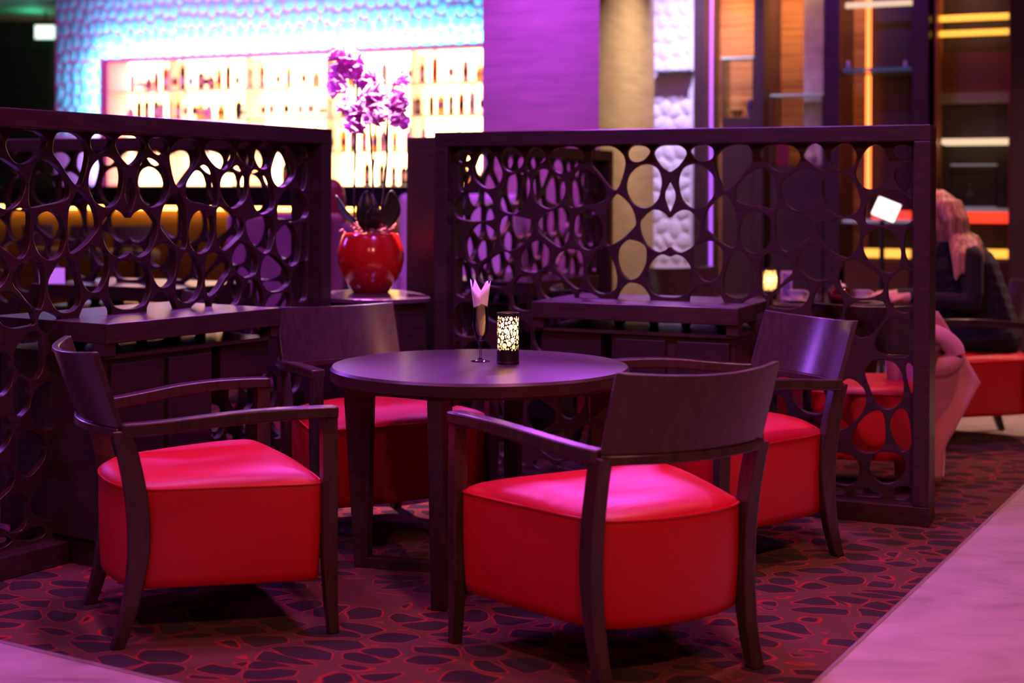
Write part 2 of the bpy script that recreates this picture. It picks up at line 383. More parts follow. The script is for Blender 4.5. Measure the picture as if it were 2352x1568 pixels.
# ------------------------------------------------------------------ lattice screens
HOLE_AXIS = """-2,1532 40,1528 64,1514 73,1497 65,1475 40,1444 15,1425 -1,1419
0,1374 13,1353 23,1327 24,1303 16,1274 0,1242
0,1217 16,1233 41,1247 66,1251 88,1247 108,1231 128,1210 136,1196 135,1172 128,1141 108,1105 89,1088 61,1074 46,1071 29,1075 12,1084 0,1094
0,1048 17,1055 32,1057 54,1051 74,1035 91,1011 101,980 102,949 92,918 75,893 42,880 1,877"""
HOLES = """91,1504 106,1523 136,1531 165,1529 185,1517 193,1496 185,1474 163,1463 136,1464 112,1476
38,1370 43,1403 55,1427 77,1442 107,1448 141,1441 171,1422 191,1394 199,1360 196,1329 181,1298 162,1277 132,1264 103,1262 78,1274 55,1298 44,1329
205,1446 207,1474 219,1496 244,1517 277,1530 316,1532 345,1523 359,1499 362,1464 355,1445 326,1415 297,1379 273,1351 252,1339 237,1348 225,1372 215,1403
291,1327 297,1353 317,1379 345,1405 381,1424 416,1426 440,1412 454,1384 464,1346 467,1295 462,1267 441,1262 393,1271 346,1278 312,1287 295,1301
242,1319 261,1306 278,1278 291,1242 294,1200 295,1174 295,1131 289,1103 274,1096 250,1105 214,1128 177,1161 157,1184 155,1203 162,1234 181,1270 213,1303
395,1494 408,1512 435,1526 478,1531 524,1522 551,1505 564,1478 555,1451 532,1423 497,1414 460,1425 428,1448 400,1477
486,1332 491,1369 510,1392 546,1412 575,1427 603,1429 626,1416 642,1390 646,1358 641,1323 628,1294 607,1273 580,1260 552,1256 529,1267 503,1290
579,1485 595,1514 615,1528 635,1528 655,1513 667,1486 675,1455 666,1426 651,1426 628,1439 601,1458 582,1474
689,1473 698,1498 719,1519 746,1530 769,1527 782,1513 794,1484 792,1456 776,1434 753,1423 728,1422 708,1436 694,1455
793,1411 801,1440 821,1481 843,1511 867,1522 892,1517 912,1492 928,1455 937,1428 937,1406 928,1388 904,1365 875,1349 844,1346 819,1358 801,1381
943,1501 954,1514 980,1518 1004,1516 1014,1502 1014,1477 1002,1467 981,1467 958,1478 945,1489
952,1401 957,1419 967,1435 989,1446 1009,1448 1014,1428 1014,1387 1007,1351 994,1331 981,1338 966,1360 954,1383
658,1374 665,1393 678,1409 703,1413 735,1409 765,1395 787,1367 803,1328 811,1297 806,1267 788,1246 759,1235 729,1231 704,1246 681,1271 665,1310 658,1342
832,1228 835,1262 846,1292 866,1317 893,1333 924,1338 959,1331 992,1313 1014,1291 1029,1268 1034,1244 1021,1221 1004,1207 971,1198 915,1196 867,1199 837,1206
822,1133 833,1151 858,1170 884,1180 911,1180 933,1166 951,1144 964,1119 973,1092 972,1063 965,1031 952,1013 932,1004 907,1009 878,1027 849,1053 831,1080 823,1110
1008,1190 995,1165 991,1119 993,1083 1002,1054 1013,1027 1024,1032 1030,1075 1030,1143 1023,1181
308,1145 310,1175 321,1208 343,1234 377,1245 412,1238 437,1217 446,1182 444,1145 433,1116 415,1093 389,1078 361,1076 337,1088 320,1108
463,1228 466,1246 483,1257 510,1257 547,1245 583,1229 609,1209 620,1188 615,1160 593,1136 562,1114 529,1092 509,1084 489,1093 472,1120 465,1158
636,1191 640,1166 654,1134 678,1107 705,1084 732,1070 755,1064 778,1073 795,1100 808,1136 809,1177 795,1209 763,1220 719,1216 674,1208 645,1202
554,1038 560,1061 576,1085 599,1104 622,1108 650,1098 677,1077 698,1050 704,1023 702,1007 696,988 678,974 646,968 623,970 595,986 569,1008
105,1052 108,1086 128,1105 157,1115 189,1118 216,1102 233,1076 237,1040 231,1005 219,978 197,956 170,949 143,960 124,986 109,1019
239,934 241,965 253,1008 267,1048 284,1075 306,1081 330,1071 347,1050 361,1029 375,1008 382,980 378,952 369,930 354,907 331,889 302,883 270,890 246,908
403,1039 413,1063 442,1073 477,1071 508,1058 529,1037 536,1014 527,988 503,967 478,938 454,917 431,902 414,906 404,934 399,969 399,1004
89,862 97,889 126,920 159,930 187,929 212,911 231,882 243,849 222,820 165,809 113,822
322,857 349,876 392,891 414,884 423,860 411,827 364,812 326,824
440,861 449,889 475,917 504,940 534,961 566,971 594,960 605,930 601,897 587,871 563,854 521,844 475,846 448,848
619,862 627,898 641,931 655,951 669,955 696,949 718,930 732,907 743,876 740,839 729,809 685,795 640,803 621,829
728,973 732,1009 751,1042 778,1055 813,1045 848,1023 880,1000 901,976 908,948 903,930 886,915 856,903 816,899 782,903 755,922 736,945
926,937 929,959 944,984 967,1006 989,1017 1006,1014 1017,995 1024,946 1024,902 1021,866 1005,850 983,844 959,854 941,872 929,899
756,827 761,848 779,869 803,884 844,887 887,888 910,877 915,847 907,814 888,785 865,759 839,742 811,737 788,751 768,780 758,803
873,711 882,741 904,780 928,806 961,819 994,813 1018,796 1032,767 1034,731 1027,700 1010,676 984,666 951,665 913,672 886,686
836,574 834,597 843,616 862,638 892,648 923,645 949,637 968,617 981,587 986,556 986,521 976,485 948,458 919,451 889,463 866,496 849,539
720,510 734,538 762,561 787,559 812,543 833,517 838,480 828,444 805,408 775,377 743,356 713,346 701,367 702,423
786,327 805,375 843,420 881,440 904,432 913,398 915,352 912,313 897,285 863,271 828,270 798,285 784,308
936,392 949,431 975,452 997,446 1010,412 1018,347 1018,313 1002,289 979,287 957,316 942,350
996,624 1009,640 1023,628 1030,594 1029,549 1019,519 1008,540 999,583
537,485 546,517 568,538 604,544 641,533 664,507 675,470 672,436 650,416 618,414 583,423 554,448
669,210 678,236 714,253 758,254 794,241 811,206 806,167 789,138 753,130 714,136 687,157
853,208 871,171 901,150 939,152 969,168 991,200 994,231 976,264 919,275 874,256
669,96 696,113 732,114 753,103 746,90 714,90 679,90
789,106 821,118 864,123 899,116 908,99 882,90 838,90 807,90
950,111 960,130 986,139 1015,138 1018,121 1003,98 977,90 957,92"""

def lattice_mesh():
    HW, Z0, Z1 = 1.035, .079, 1.535
    def rd(t): return [[tuple(int(c) / 1000 for c in q.split(',')) for q in l.split()] for l in t.strip().split('\n')]
    loops = []
    for h in rd(HOLE_AXIS):
        full = h + [(-x, z) for x, z in h[::-1] if x > .004]
        loops.append(full)
    ell = [(15, 71, 7.2, 8), (31, 71.5, 7, 7.6), (46, 74, 6.2, 8), (58.5, 69, 5.2, 7.5), (69.5, 66, 4.8, 8.5), (8, 54, 6.6, 7.8), (23.2, 53.5, 7, 8), (38.5, 55.5, 7, 8.2), (49.6, 60, 3.6, 6.5),
           (15, 37, 7.3, 7.2), (31, 38, 7.3, 7.4), (45.6, 40, 6, 7.6), (60, 32.5, 6.8, 6.8), (7.2, 21.8, 6.0, 6.6), (21.8, 21.5, 7.2, 7), (37.5, 22, 7.2, 7.4), (53.2, 20, 7, 6.2),
           (14, 11.3, 5.5, 2.0), (29, 11.2, 6, 1.9), (45, 11.3, 6, 2.0), (58.6, 10.9, 4.6, 1.8)]
    hs = rd(HOLES)
    rr = random.Random(5)
    for cx, cz, a, b in ell:
        p = rr.uniform(-.35, .35); e = rr.uniform(-.14, .14); q = []
        for k in range(12):
            th = 2 * math.pi * k / 12; r = 1 + e * math.cos(3 * th + p)
            q.append((cx / 100 + a / 100 * r * math.cos(th), cz / 100 + b / 100 * r * math.sin(th)))
        hs.append(q)
    for h in hs: loops.append(h); loops.append([(-x, z) for x, z in h])
    for cz, a, b in ((74, 5.6, 8.4), (37, 5.2, 7.2), (11.4, 4.6, 2.0)):
        loops.append([(a / 100 * math.cos(2 * math.pi * k / 12), cz / 100 + b / 100 * math.sin(2 * math.pi * k / 12)) for k in range(12)])
    cu = bpy.data.curves.new('lattice', 'CURVE'); cu.dimensions = '2D'; cu.fill_mode = 'BOTH'
    cu.extrude = .0135; cu.bevel_depth = .0018; cu.bevel_resolution = 0
    def add(pts):
        s = cu.splines.new('POLY'); s.points.add(len(pts) - 1); s.use_cyclic_u = True
        for p, q in zip(s.points, pts): p.co = (q[0], q[1], 0, 1)
    add([(-HW - .02, Z0 - .02), (HW + .02, Z0 - .02), (HW + .02, Z1 + .02), (-HW - .02, Z1 + .02)])
    for lp in loops:
        cx = sum(p[0] for p in lp) / len(lp); cz = sum(p[1] for p in lp) / len(lp)
        add(catmull([(cx + (x - cx) * (1 + .0042 / max(.02, math.hypot(x - cx, z - cz))), min(1.533, cz + (z - cz) * (1 + .0042 / max(.02, math.hypot(x - cx, z - cz))))) for x, z in lp], 3))
    o = bpy.data.objects.new('tmp', cu); COL.objects.link(o)
    me = bake(o, 'lattice_panel')
    for p in me.polygons: p.use_smooth = True
    me.set_sharp_from_angle(angle=R_(40))
    me.transform(Matrix.Rotation(R_(90), 4, 'X'))
    return me
LATT = lattice_mesh()
T_ = .18
def make_screen(label):
    t = thing('lattice_screen', label, 'room divider')     # local x along the screen, centred, y across
    o = new_obj('lattice_panel', LATT, WENGE_H, t)
    MB().bx(-1.10, 1.10, -T_ / 2, T_ / 2, 1.535, 1.60).build('top_rail', WENGE_H, t, bevel=.004)
    MB().bx(-1.10, 1.10, -T_ / 2, T_ / 2, 0, .079).build('base', WENGE_H, t, bevel=.004)
    for s in (-1, 1): MB().bx(min(s * 1.035, s * 1.10), max(s * 1.035, s * 1.10), -T_ / 2, T_ / 2, .079, 1.535).build('post', WENGE, t, bevel=.004)
    return t
GS = 'dark lattice screens radiating from the orchid pedestal'
def screen_at(p, d, side, label, first=[None]):
    """p: a point of the visible front edge at the hub end; d: direction away from the hub; side: unit vector toward the hidden side"""
    d = Vector(d).normalized(); c = Vector(p) + d * 1.057 + Vector(side).normalized() * T_ / 2
    a = math.atan2(d.y, d.x)
    if first[0] is None:
        first[0] = make_screen(label); first[0]['group'] = GS; o = first[0]; o.location = (c.x, c.y, 0); o.rotation_euler = (0, 0, a)
    else: o = dup(first[0], (c.x, c.y, 0), a, label, GS)
    return o, c, d
RS_, RSC, RSD = screen_at((-.319, 6.499), (.917, -.399), (.399, .917), 'dark lattice screen right of the orchid, the red chairs half hidden behind it')
LS_, LSC, LSD = screen_at((-.7945 - .043 * .53, 6.27 - .043 * .848), (-.531, -.847), (-.847, .531), 'dark lattice screen running out of the left edge of the frame')
BR_, BRC, BRD = screen_at((-.345, 7.03), (.455, .89), (-.89, .455), 'dark lattice screen behind the right one, seen against the purple wall')
BL_, BLC, BLD = screen_at((-1.02, 6.80), (-.917, .399), (.399, .917), 'dark lattice screen behind the left one, seen against the bar')

# consoles that pass through the screens
DOORM = grained('console front', (.022, .012, .012), (.034, .018, .018), (9, 60, 60), .4, .06)
def make_console(label):
    t = thing('console_table', label, 'console')      # x along the screen (away from the hub +), y across
    MB().bx(-.45, .45, -.31, .31, .79, .86).build('top_slab', WENGE_H, t, bevel=.003)
    MB().bx(-.10, .43, -.27, .27, .10, .735).build('pedestal', WENGE, t)
    MB().bx(-.44, .44, -.29, .29, .735, .748).build('shelf_plate', WENGE, t)
    for s in (-1, 1):
        y0, y1 = (-.292, -.27) if s < 0 else (.27, .292)
        for a, b in ((-.08, .14), (.19, .41)): MB().bx(a, b, y0, y1, .13, .715).build('door', DOORM, t, bevel=.003)
        MB().bx(-.42, -.15, min(s * .05, s * .27), max(s * .05, s * .27), .60, .735).build('drawer_box', DOORM, t, bevel=.003)
        for a, b in ((-.45, -.40), (.40, .45)): MB().bx(a, b, min(s * .24, s * .30), max(s * .24, s * .30), .748, .79).build('spacer', WENGE, t)
    MB().bx(-.08, .41, -.24, .24, .0, .10).build('plinth', WENGE, t)
    return t
GK = 'dark console tables crossing the lattice screens'
cons = make_console('dark console table crossing the right lattice screen behind the round table'); cons['group'] = GK
def con_at(c, d, off): p = c + d * off; return (p.x, p.y, 0), math.atan2(d.y, d.x)
cons.location, cons.rotation_euler.z = con_at(RSC, RSD, -.07)
for c, d, l in ((LSC, LSD, 'dark console table crossing the left lattice screen, violet light on its top'), (BRC, BRD, 'dark console table on the far right-hand lattice screen'), (BLC, BLD, 'dark console table on the far left-hand lattice screen')):
    p, a = con_at(c, d, -.07); dup(cons, p, a, l, GK)

# pedestal in the middle
PEDTOP = pmat('polished pedestal top', (.10, .055, .07), .12, spec=.6)
hub = thing('flower_pedestal', 'dark pedestal between the lattice screens carrying the red orchid pot', 'pedestal', (-.62, 6.68, 0))
_h = catmull([(-.26, -.23), (-.13, -.36), (.05, -.42), (.20, -.32), (.25, -.18), (.12, .20), (-.05, .30), (-.28, .16)], 4)
MB().prism(_h, .828, .85).build('top', PEDTOP, hub, bevel=.004)
MB().prism([(x * .93, y * .93) for x, y in _h], 0, .828).build('body', WENGE, hub)

# ------------------------------------------------------------------ bar at the far end
E1 = Vector((.921, -.389)).normalized(); E2 = Vector((-E1.y, E1.x))
BO = Vector((-5.24, 16.3))
def bar(s, e, z=0): p = BO + E1 * s + E2 * e; return Vector((p.x, p.y, z))
def bar_s(u):                       # distance along the bar wall of the sight line through photo column u
    k = (u - 1176) / FPX; return (k * BO.y - BO.x) / (E1.x - k * E1.y)
ANG = math.atan2(E1.y, E1.x)
def barbox(m, s0, s1, e0, e1, z0, z1):
    q = [bar(s0, e0), bar(s1, e0), bar(s1, e1), bar(s0, e1)]; return m.prism([(p.x, p.y) for p in q], z0, z1)
BACKW = pmat('plaster with pink light tint', (.80, .22, .62), .6)  # pink ambient light of the grooves painted into the wall colour
NS0, NS1, NZ0, NZ1 = .654, 5.9, 1.40, 2.83
m = MB(); barbox(m, 0, NS0, 0, .5, 0, 3.55); barbox(m, NS0, NS1, 0, .5, NZ1, 3.55); barbox(m, NS0, NS1, 0, .5, 0, NZ0); barbox(m, NS1, 6.4, 0, .5, 0, 3.55)
wall_bar = structure(m.build('wall_back', BACKW))
PEB = pmat('pebble with cyan light tint', (.26, .76, .95), .5)  # cyan light painted into the base colour of white pebbles
def pebbles(parent, to_world, cells, rise, mat, shrink=.006, name='pebble'):
    for poly in cells:
        if len(poly) < 3: continue
        o = pebble_outline(poly, shrink); cx = sum(p[0] for p in o) / len(o); cz = sum(p[1] for p in o) / len(o); rs = []
        for k, h in ((1, 0), (.97, .7), (.86, 1.0)):
            rs.append([to_world(cx + (x - cx) * k, -rise * h, cz + (z - cz) * k) for x, z in o])
        MB().rings(rs).build(name, mat, parent, smooth=60)
def jitter_grid(x0, x1, y0, y1, dx, dy, rnd, j=.33):
    out = []; row = 0; y = y0 + dy / 2
    while y < y1:
        x = x0 + dx * (.5 if row % 2 else .0)
        while x < x1 + dx * .4:
            out.append((x + rnd.uniform(-j, j) * dx, y + rnd.uniform(-j, j) * dy)); x += dx
        y += dy; row += 1
    return [p for p in out if x0 < p[0] < x1 and y0 < p[1] < y1]
rnd = random.Random(11)
VS1 = 5.50
sd = jitter_grid(0, VS1, NZ1, 3.55, .122, .150, rnd); cl = voronoi_cells(sd, 0.01, VS1, NZ1 + .005, 3.545, 1.25)
sd2 = jitter_grid(0, NS0, NZ0 + .6, NZ1, .122, .150, rnd); cl2 = voronoi_cells(sd2, 0.01, NS0 - .005, NZ0 + .6, NZ1, 1.25)
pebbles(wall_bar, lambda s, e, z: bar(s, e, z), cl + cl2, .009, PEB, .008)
# LED strips round the niche wash the pebble wall with cyan light
CY = (.30, .72, 1.0)
c = bar(3.1, -.10, NZ1 + .02); t = bar(3.1, .12, NZ1 + .5)
a = area('niche_led_strip', c, t, CY, 62, 4.9, .05, 150)
a.rotation_euler = (Matrix.Rotation(ANG, 3, 'Z') @ Matrix.Rotation(R_(180 - 20), 3, 'X')).to_euler()
c = bar(NS0 - .02, -.09, 2.15); t = bar(NS0 - .5, .1, 2.15)
a = area('niche_led_strip', c, t, CY, 12, 1.4, .05, 150)
d = (t - c).normalized(); q = d.to_track_quat('-Z', 'Y'); a.rotation_euler = q.to_euler()
a.data.size, a.data.size_y = .05, 1.4

area('wall_pink_fill', bar(2.6, -1.6, 3.45), bar(2.6, 0, 3.1), (1, .20, .85), 30, 3.5, .1, 120).rotation_euler = (Matrix.Rotation(ANG, 3, 'Z') @ Matrix.Rotation(R_(62), 3, 'X')).to_euler()  # pink lamp added to colour the grooves between the pebbles
# back-lit bottle niche
GLOW = pmat('back-lit amber glass panel', (.9, .6, .35), .4, emit=(1, .60, .25), es=9)
PINKF = pmat('pink niche frame', (.85, .35, .62), .5)  # pink base colour of jamb and head trim
m = MB(); barbox(m, NS0, NS1, .36, .40, NZ0, NZ1); structure(m.build('window_1', GLOW))['label'] = 'glowing back-lit panel behind the bar bottles'
shelf_unit = thing('bottle_shelving', 'tall back-lit bottle shelving set into the pebble wall behind the bar', 'shelving', bar(NS0, .02, 0), 0)
def in_parent(m, parent): m.v = [(x - parent.location.x, y - parent.location.y, z - parent.location.z) for x, y, z in m.v]; return m
m = MB(); barbox(m, NS0, NS0 + .10, -.012, .355, NZ0, NZ1); in_parent(m, shelf_unit).build('side_panel', PINKF, shelf_unit)
m = MB(); barbox(m, NS0 + .1, NS1, -.012, .02, NZ1 - .025, NZ1); in_parent(m, shelf_unit).build('head_trim', PINKF, shelf_unit)
SHG = pmat('frosted glass shelf', (.9, .62, .5), .3, emit=(1, .6, .3), es=.5)
ROWS = [2.48, 2.15, 1.79, 1.43]
for z in ROWS:
    m = MB(); barbox(m, NS0 + .1, NS1, .0, .355, z - .028, z); in_parent(m, shelf_unit).build('shelf', SHG, shelf_unit)
for s in (1.55, 2.55, 3.55, 4.55):
    m = MB(); barbox(m, s, s + .018, .02, .355, NZ0, NZ1 - .03); in_parent(m, shelf_unit).build('divider', SHG, shelf_unit)

# bottles, one by one
GLASSES = [('dark green', (.02, .06, .02), .35), ('brown', (.12, .03, .01), .35), ('clear', (.85, .75, .8), .8), ('red', (.45, .01, .02), .4), ('amber', (.75, .25, .03), .6), ('black', (.01, .008, .012), .0), ('violet', (.30, .12, .42), .5)]
BG = [pmat('bottle glass ' + n, c, .12, trans=t) for n, c, t in GLASSES]
CAPS = [pmat('bottle cap gold', (.6, .35, .08), .3, .8), pmat('bottle cap dark', (.04, .01, .03), .4), pmat('bottle cap red', (.5, .02, .03), .4)]
LABS = [pmat('bottle label pale', (.75, .55, .8), .6), pmat('bottle label cream', (.8, .66, .45), .6), pmat('bottle label wine', (.35, .03, .08), .6), pmat('bottle label dark', (.05, .02, .06), .6)]
PROF = {'slim': [(.030, 0), (.034, .006), (.034, .165), (.029, .19), (.014, .215), (.012, .285)],
        'round': [(.038, 0), (.044, .01), (.047, .06), (.042, .11), (.022, .145), (.0135, .17), (.0125, .235)],
        'square': [(.038, 0), (.042, .005), (.042, .155), (.034, .172), (.0145, .182), (.0135, .222)],
        'tall': [(.029, 0), (.032, .006), (.032, .20), (.026, .226), (.013, .25), (.012, .325)]}
BM = {k: MB().lathe(p, 14).mesh('bottle_' + k, 40) for k, p in PROF.items()}
CM = {k: MB().lathe([(p[-1][0] + .0015, p[-1][1] - .028), (p[-1][0] + .002, p[-1][1] + .006), (p[-1][0] * .8, p[-1][1] + .008)], 10).mesh('cap_' + k, 40) for k, p in PROF.items()}
LM = {}
for k, p in PROF.items():
    r = max(q[0] for q in p) + .0012; z0, z1 = (.05, .13) if k != 'round' else (.045, .09)
    LM[k] = MB().rings([[(r * math.cos(a), r * math.sin(a), z) for a in [-math.pi + j * math.pi / 7 for j in range(8)]] for z in (z0, z1)], closed=False, cap=False).mesh('label_' + k, 60)
ORD = ['first', 'second', 'third', 'fourth', 'fifth', 'sixth', 'seventh', 'eighth', 'ninth', 'tenth', 'eleventh', 'twelfth', 'thirteenth', 'fourteenth', 'fifteenth', 'sixteenth', 'seventeenth', 'eighteenth', 'nineteenth',
       'twentieth', 'twenty-first', 'twenty-second', 'twenty-third', 'twenty-fourth', 'twenty-fifth', 'twenty-sixth', 'twenty-seventh', 'twenty-eighth', 'twenty-ninth', 'thirtieth', 'thirty-first', 'thirty-second', 'thirty-third']
US = [[285, 305, 325, 343, 365, 387, 405, 422, 443, 458, 471, 487, 508, 530, 556, 585, 622, 649, 680, 711, 747, 790, 866, 908, 930, 954, 984, 1022, 1055, 1086],
      [285, 302, 320, 340, 357, 378, 394, 412, 430, 446, 463, 490, 532, 548, 590, 608, 640, 675, 698, 723, 741, 776, 830, 900, 947, 975, 1000, 1020, 1045, 1070, 1095],
      [300, 340, 380, 420, 460, 500, 530, 560, 590, 620, 650, 680, 710, 745, 774, 797, 823, 847, 868, 892, 925, 960, 1040, 1076, 1100],
      [640, 672, 830, 862, 890, 915, 1068, 1095]]
RN = ['top', 'second', 'third', 'lowest']
kinds = ['slim', 'slim', 'slim', 'round', 'square', 'tall', 'slim']
lab_l, cap_l = {}, {}
def shared(me, mt, cache):
    key = (me.name, mt.name)
    if key not in cache: cache[key] = me.copy(); cache[key].materials.clear(); cache[key].materials.append(mt)
    return cache[key]
cache = {}
for r, us in enumerate(US):
    for i, u in enumerate(us):
        k = rnd.choice(kinds); g = rnd.choice([0, 1, 2, 2, 3, 4, 5, 6, 6]) if i < 14 else rnd.choice([2, 2, 3, 4, 4, 6, 1])
        p = bar(bar_s(u) + .02, .10 + rnd.uniform(-.02, .02), ROWS[r])
        o = new_obj('bottle', shared(BM[k], BG[g], cache), None, None, p, (0, 0, ANG)); sc = rnd.uniform(.9, 1.08); o.scale = (sc, sc, sc)
        tag(o, '%s bottle from the left on the %s bar shelf, %s glass' % (ORD[i], RN[r], GLASSES[g][0]), 'bottle', 'bottles on the %s bar shelf' % RN[r])
        new_obj('cap', shared(CM[k], rnd.choice(CAPS), cache), None, o)
        new_obj('label', shared(LM[k], rnd.choice(LABS), cache), None, o)

# bar counter with amber light under its overhang
BARTOP = pmat('dark bar top', (.03, .02, .035), .25)
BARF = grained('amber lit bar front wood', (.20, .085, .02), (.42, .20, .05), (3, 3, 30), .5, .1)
LED = pmat('amber strip', (1, .6, .2), .5, emit=(1, .50, .10), es=11)
cb = thing('bar_counter', 'long dark bar counter with amber light glowing under its overhang', 'bar counter', bar(0, -1.9, 0), 0)
m = MB(); barbox(m, -.2, 6.0, -2.15, -1.45, 1.21, 1.40); in_parent(m, cb).build('counter_top', BARTOP, cb, bevel=.01)
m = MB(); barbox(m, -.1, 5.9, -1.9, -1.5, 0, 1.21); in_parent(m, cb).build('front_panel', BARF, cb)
m = MB(); barbox(m, -.1, 5.9, -1.96, -1.93, 1.18, 1.21); in_parent(m, cb).build('led_strip', LED, cb)
m = MB(); barbox(m, -.1, 5.9, -2.10, -2.06, .22, .26); in_parent(m, cb).build('foot_rail', pmat('brass rail', (.5, .3, .1), .25, .9), cb)
# stools along the bar
STF = pmat('grey stool upholstery', (.20, .17, .24), .5); STL = pmat('dark stool metal', (.05, .04, .05), .3, .7)
def make_stool():
    t = thing('bar_stool', 'bar stool', 'stool', (0, 0, 0), 0, 'bar stools along the amber bar')
    MB().lathe([(.16, .74), (.20, .75), (.205, .80), (.18, .83), (.001, .835)], 20).build('seat', STF, t, smooth=50)
    MB().lathe([(.20, 0), (.20, .012), (.05, .03), (.027, .05), (.027, .74)], 16).build('pedestal', STL, t, smooth=40)
    rs = []
    for z in (.86, 1.05):
        rs.append([((.215 if k < 9 else .19) * math.cos(a), (.215 if k < 9 else .19) * math.sin(a), z) for k, a in [(j, R_(180 + 20 + j * 17.5)) for j in range(9)] + [(17 - j, R_(180 + 20 + j * 17.5)) for j in range(8, -1, -1)]])
    MB().rings(rs).build('backrest', STF, t, bevel=.01, smooth=50)
    for a in (250, 290): MB().tube([(.19 * math.cos(R_(a)), .19 * math.sin(R_(a)), .78), (.205 * math.cos(R_(a)), .205 * math.sin(R_(a)), .88)], .012).build('back_post', STL, t)
    return t
st0 = make_stool()
for i, (u, nm) in enumerate(((60, 'first'), (215, 'second'), (335, 'third'), (455, 'fourth'), (560, 'fifth'), (640, 'sixth'))):
    p = bar(bar_s(u) + .15, -2.62 + .05 * (i % 2), -.006); lb = 'grey round-backed bar stool, %s from the left along the amber bar' % nm
    if i == 0: st0.location = p; st0.rotation_euler = (0, 0, ANG); st0['label'] = lb
    else: dup(st0, p, ANG + .2 * (i % 3 - 1), lb, 'bar stools along the amber bar')
# white flowers on the bar
FW = pmat('white petals', (.72, .70, .76), .6); FG = pmat('dark leaf', (.02, .06, .04), .5); VG = thin_glass('vase glass')
fl = thing('flower_bouquet', 'round white hydrangea bouquet in a vase on the bar', 'flowers', bar(bar_s(788) - .1, -1.75, 1.40))
MB().lathe([(.05, 0), (.07, .01), (.075, .06), (.05, .10), (.055, .12)], 16).build('vase', VG, fl, smooth=50)
for k in range(26):
    a, b = k * 2.4, math.acos(1 - 1.5 * (k + .5) / 26); p = (.115 * math.sin(b) * math.cos(a), .115 * math.sin(b) * math.sin(a), .20 + .10 * math.cos(b))
    MB().ball(p, (.034, .034, .03), 8, 6).build('blossom', FW, fl, smooth=80)
for k in range(6):
    a = k * 1.05; MB().ball((.10 * math.cos(a), .10 * math.sin(a), .12), (.045, .03, .012), 8, 5).build('leaf', FG, fl, smooth=80)

# dark end of the room at far left, with the lit exit sign
DARKW = pmat('dark green-black panelling', (.012, .016, .018), .35)
structure(MB().bx(-9, -4.5, 18.3, 18.5, -.006, 3.55).build('wall_left', DARKW))
for k, (z0, z1) in enumerate(((.1, 1.5), (1.62, 2.35), (2.45, 3.2))):
    o = MB().bx(-7.2, -5.95, 18.26, 18.30, z0, z1).build('panel', pmat('dark glass panel %d' % k, (.01, .014, .016), .12), bpy.data.objects['wall_left'])
ex = thing('exit_sign', 'small white lit exit sign box with green edge at upper left', 'sign', px(103, 90, 17.2))
MB().bx(-.125, .125, 0, .05, 0, .172).build('housing', pmat('green sign edge', (.02, .5, .28), .5, emit=(.0, .8, .38), es=.5), ex, bevel=.006)
MB().bx(-.117, .117, -.006, 0, .006, .166).build('lit_face', pmat('lit sign face', (.9, .95, .9), .5, emit=(.95, 1, .95), es=1.6), ex)
gl = bpy.data.lights.new('exit_glow', 'POINT'); gl.energy = 5; gl.color = (.05, 1, .5); gl.shadow_soft_size = .05
go = bpy.data.objects.new('exit_glow', gl); COL.objects.link(go); go.location = px(75, 60, 17.3)
MB().bx(-.01, .01, .02, .04, .172, 3.54 - ex.location.z).build('hanger', STL, ex)

# ------------------------------------------------------------------ column with violet light
COLW = grained('pale column veneer', (.40, .30, .24), (.60, .46, .34), (2.5, 2.5, 26), .5, .08)
k0 = Vector((.609, 10.0)); kd = Vector((-.92, .39)).normalized(); kn = Vector((.39, .92)).normalized()
_p = [k0, k0 + kn * 1.3, k0 + kn * 1.3 + kd * .90, k0 + kd * .90]
structure(MB().prism(_p, -.006, 3.55).build('wall_column', COLW))
q = k0 + kd * .45 - kn * 1.1
area('column_wash', (q.x, q.y, 3.4), (k0.x + kd.x * .45, k0.y + kd.y * .45, 1.7), (.42, .05, 1.0), 26, .5, .1, 110)
q = k0 + kn * .7 + Vector((.8, -.3))
area('column_spot', (q.x, q.y, 3.4), (k0.x + kn.x * .7, k0.y + kn.y * .7, 1.4), (1, .72, .42), 14, .1, spread=80)

# ------------------------------------------------------------------ display wall on the right
DO = Vector((1.16, 12.0)); DE = Vector((.921, -.389)).normalized(); DN = Vector((-DE.y, DE.x))
def dsp(s, e, z=0): p = DO + DE * s + DN * e; return Vector((p.x, p.y, z))
def ds(u, e=0):
    k = (u - 1176) / FPX; b = DO + DN * e; return (k * b.y - b.x) / (DE.x - k * DE.y)
DANG = math.atan2(DE.y, DE.x)
def dbox(m, u0, u1, e0, e1, z0, z1, front=None):
    s0, s1 = ds(u0, e0), ds(u1, e0); q = [dsp(s0, e0), dsp(s1, e0), dsp(s1, e1), dsp(s0, e1)]; return m.prism([(p.x, p.y) for p in q], z0, z1)
ZEB = grained('warm zebrano veneer', (.14, .05, .018), (.46, .23, .085), (1.2, 1.2, 34), .42, .08)
DPUR = grained('dark purple-brown post', (.035, .014, .022), (.055, .022, .034), (3, 3, 30), .4, .05)
STONE = pmat('mottled beige stone', (.55, .45, .38), .6)
_n = noise(STONE, texco(STONE), 9, 5); L(STONE, ramp(STONE, _n, ((.3, (.42, .34, .29)), (.7, (.66, .56, .48)))), bsdf(STONE).inputs['Base Color'])
WPEB = pmat('white relief plaster', (.78, .74, .82), .5)
m = MB(); dbox(m, 1440, 2420, .62, .72, -.006, 3.55); wr = structure(m.build('wall_display', ZEB))
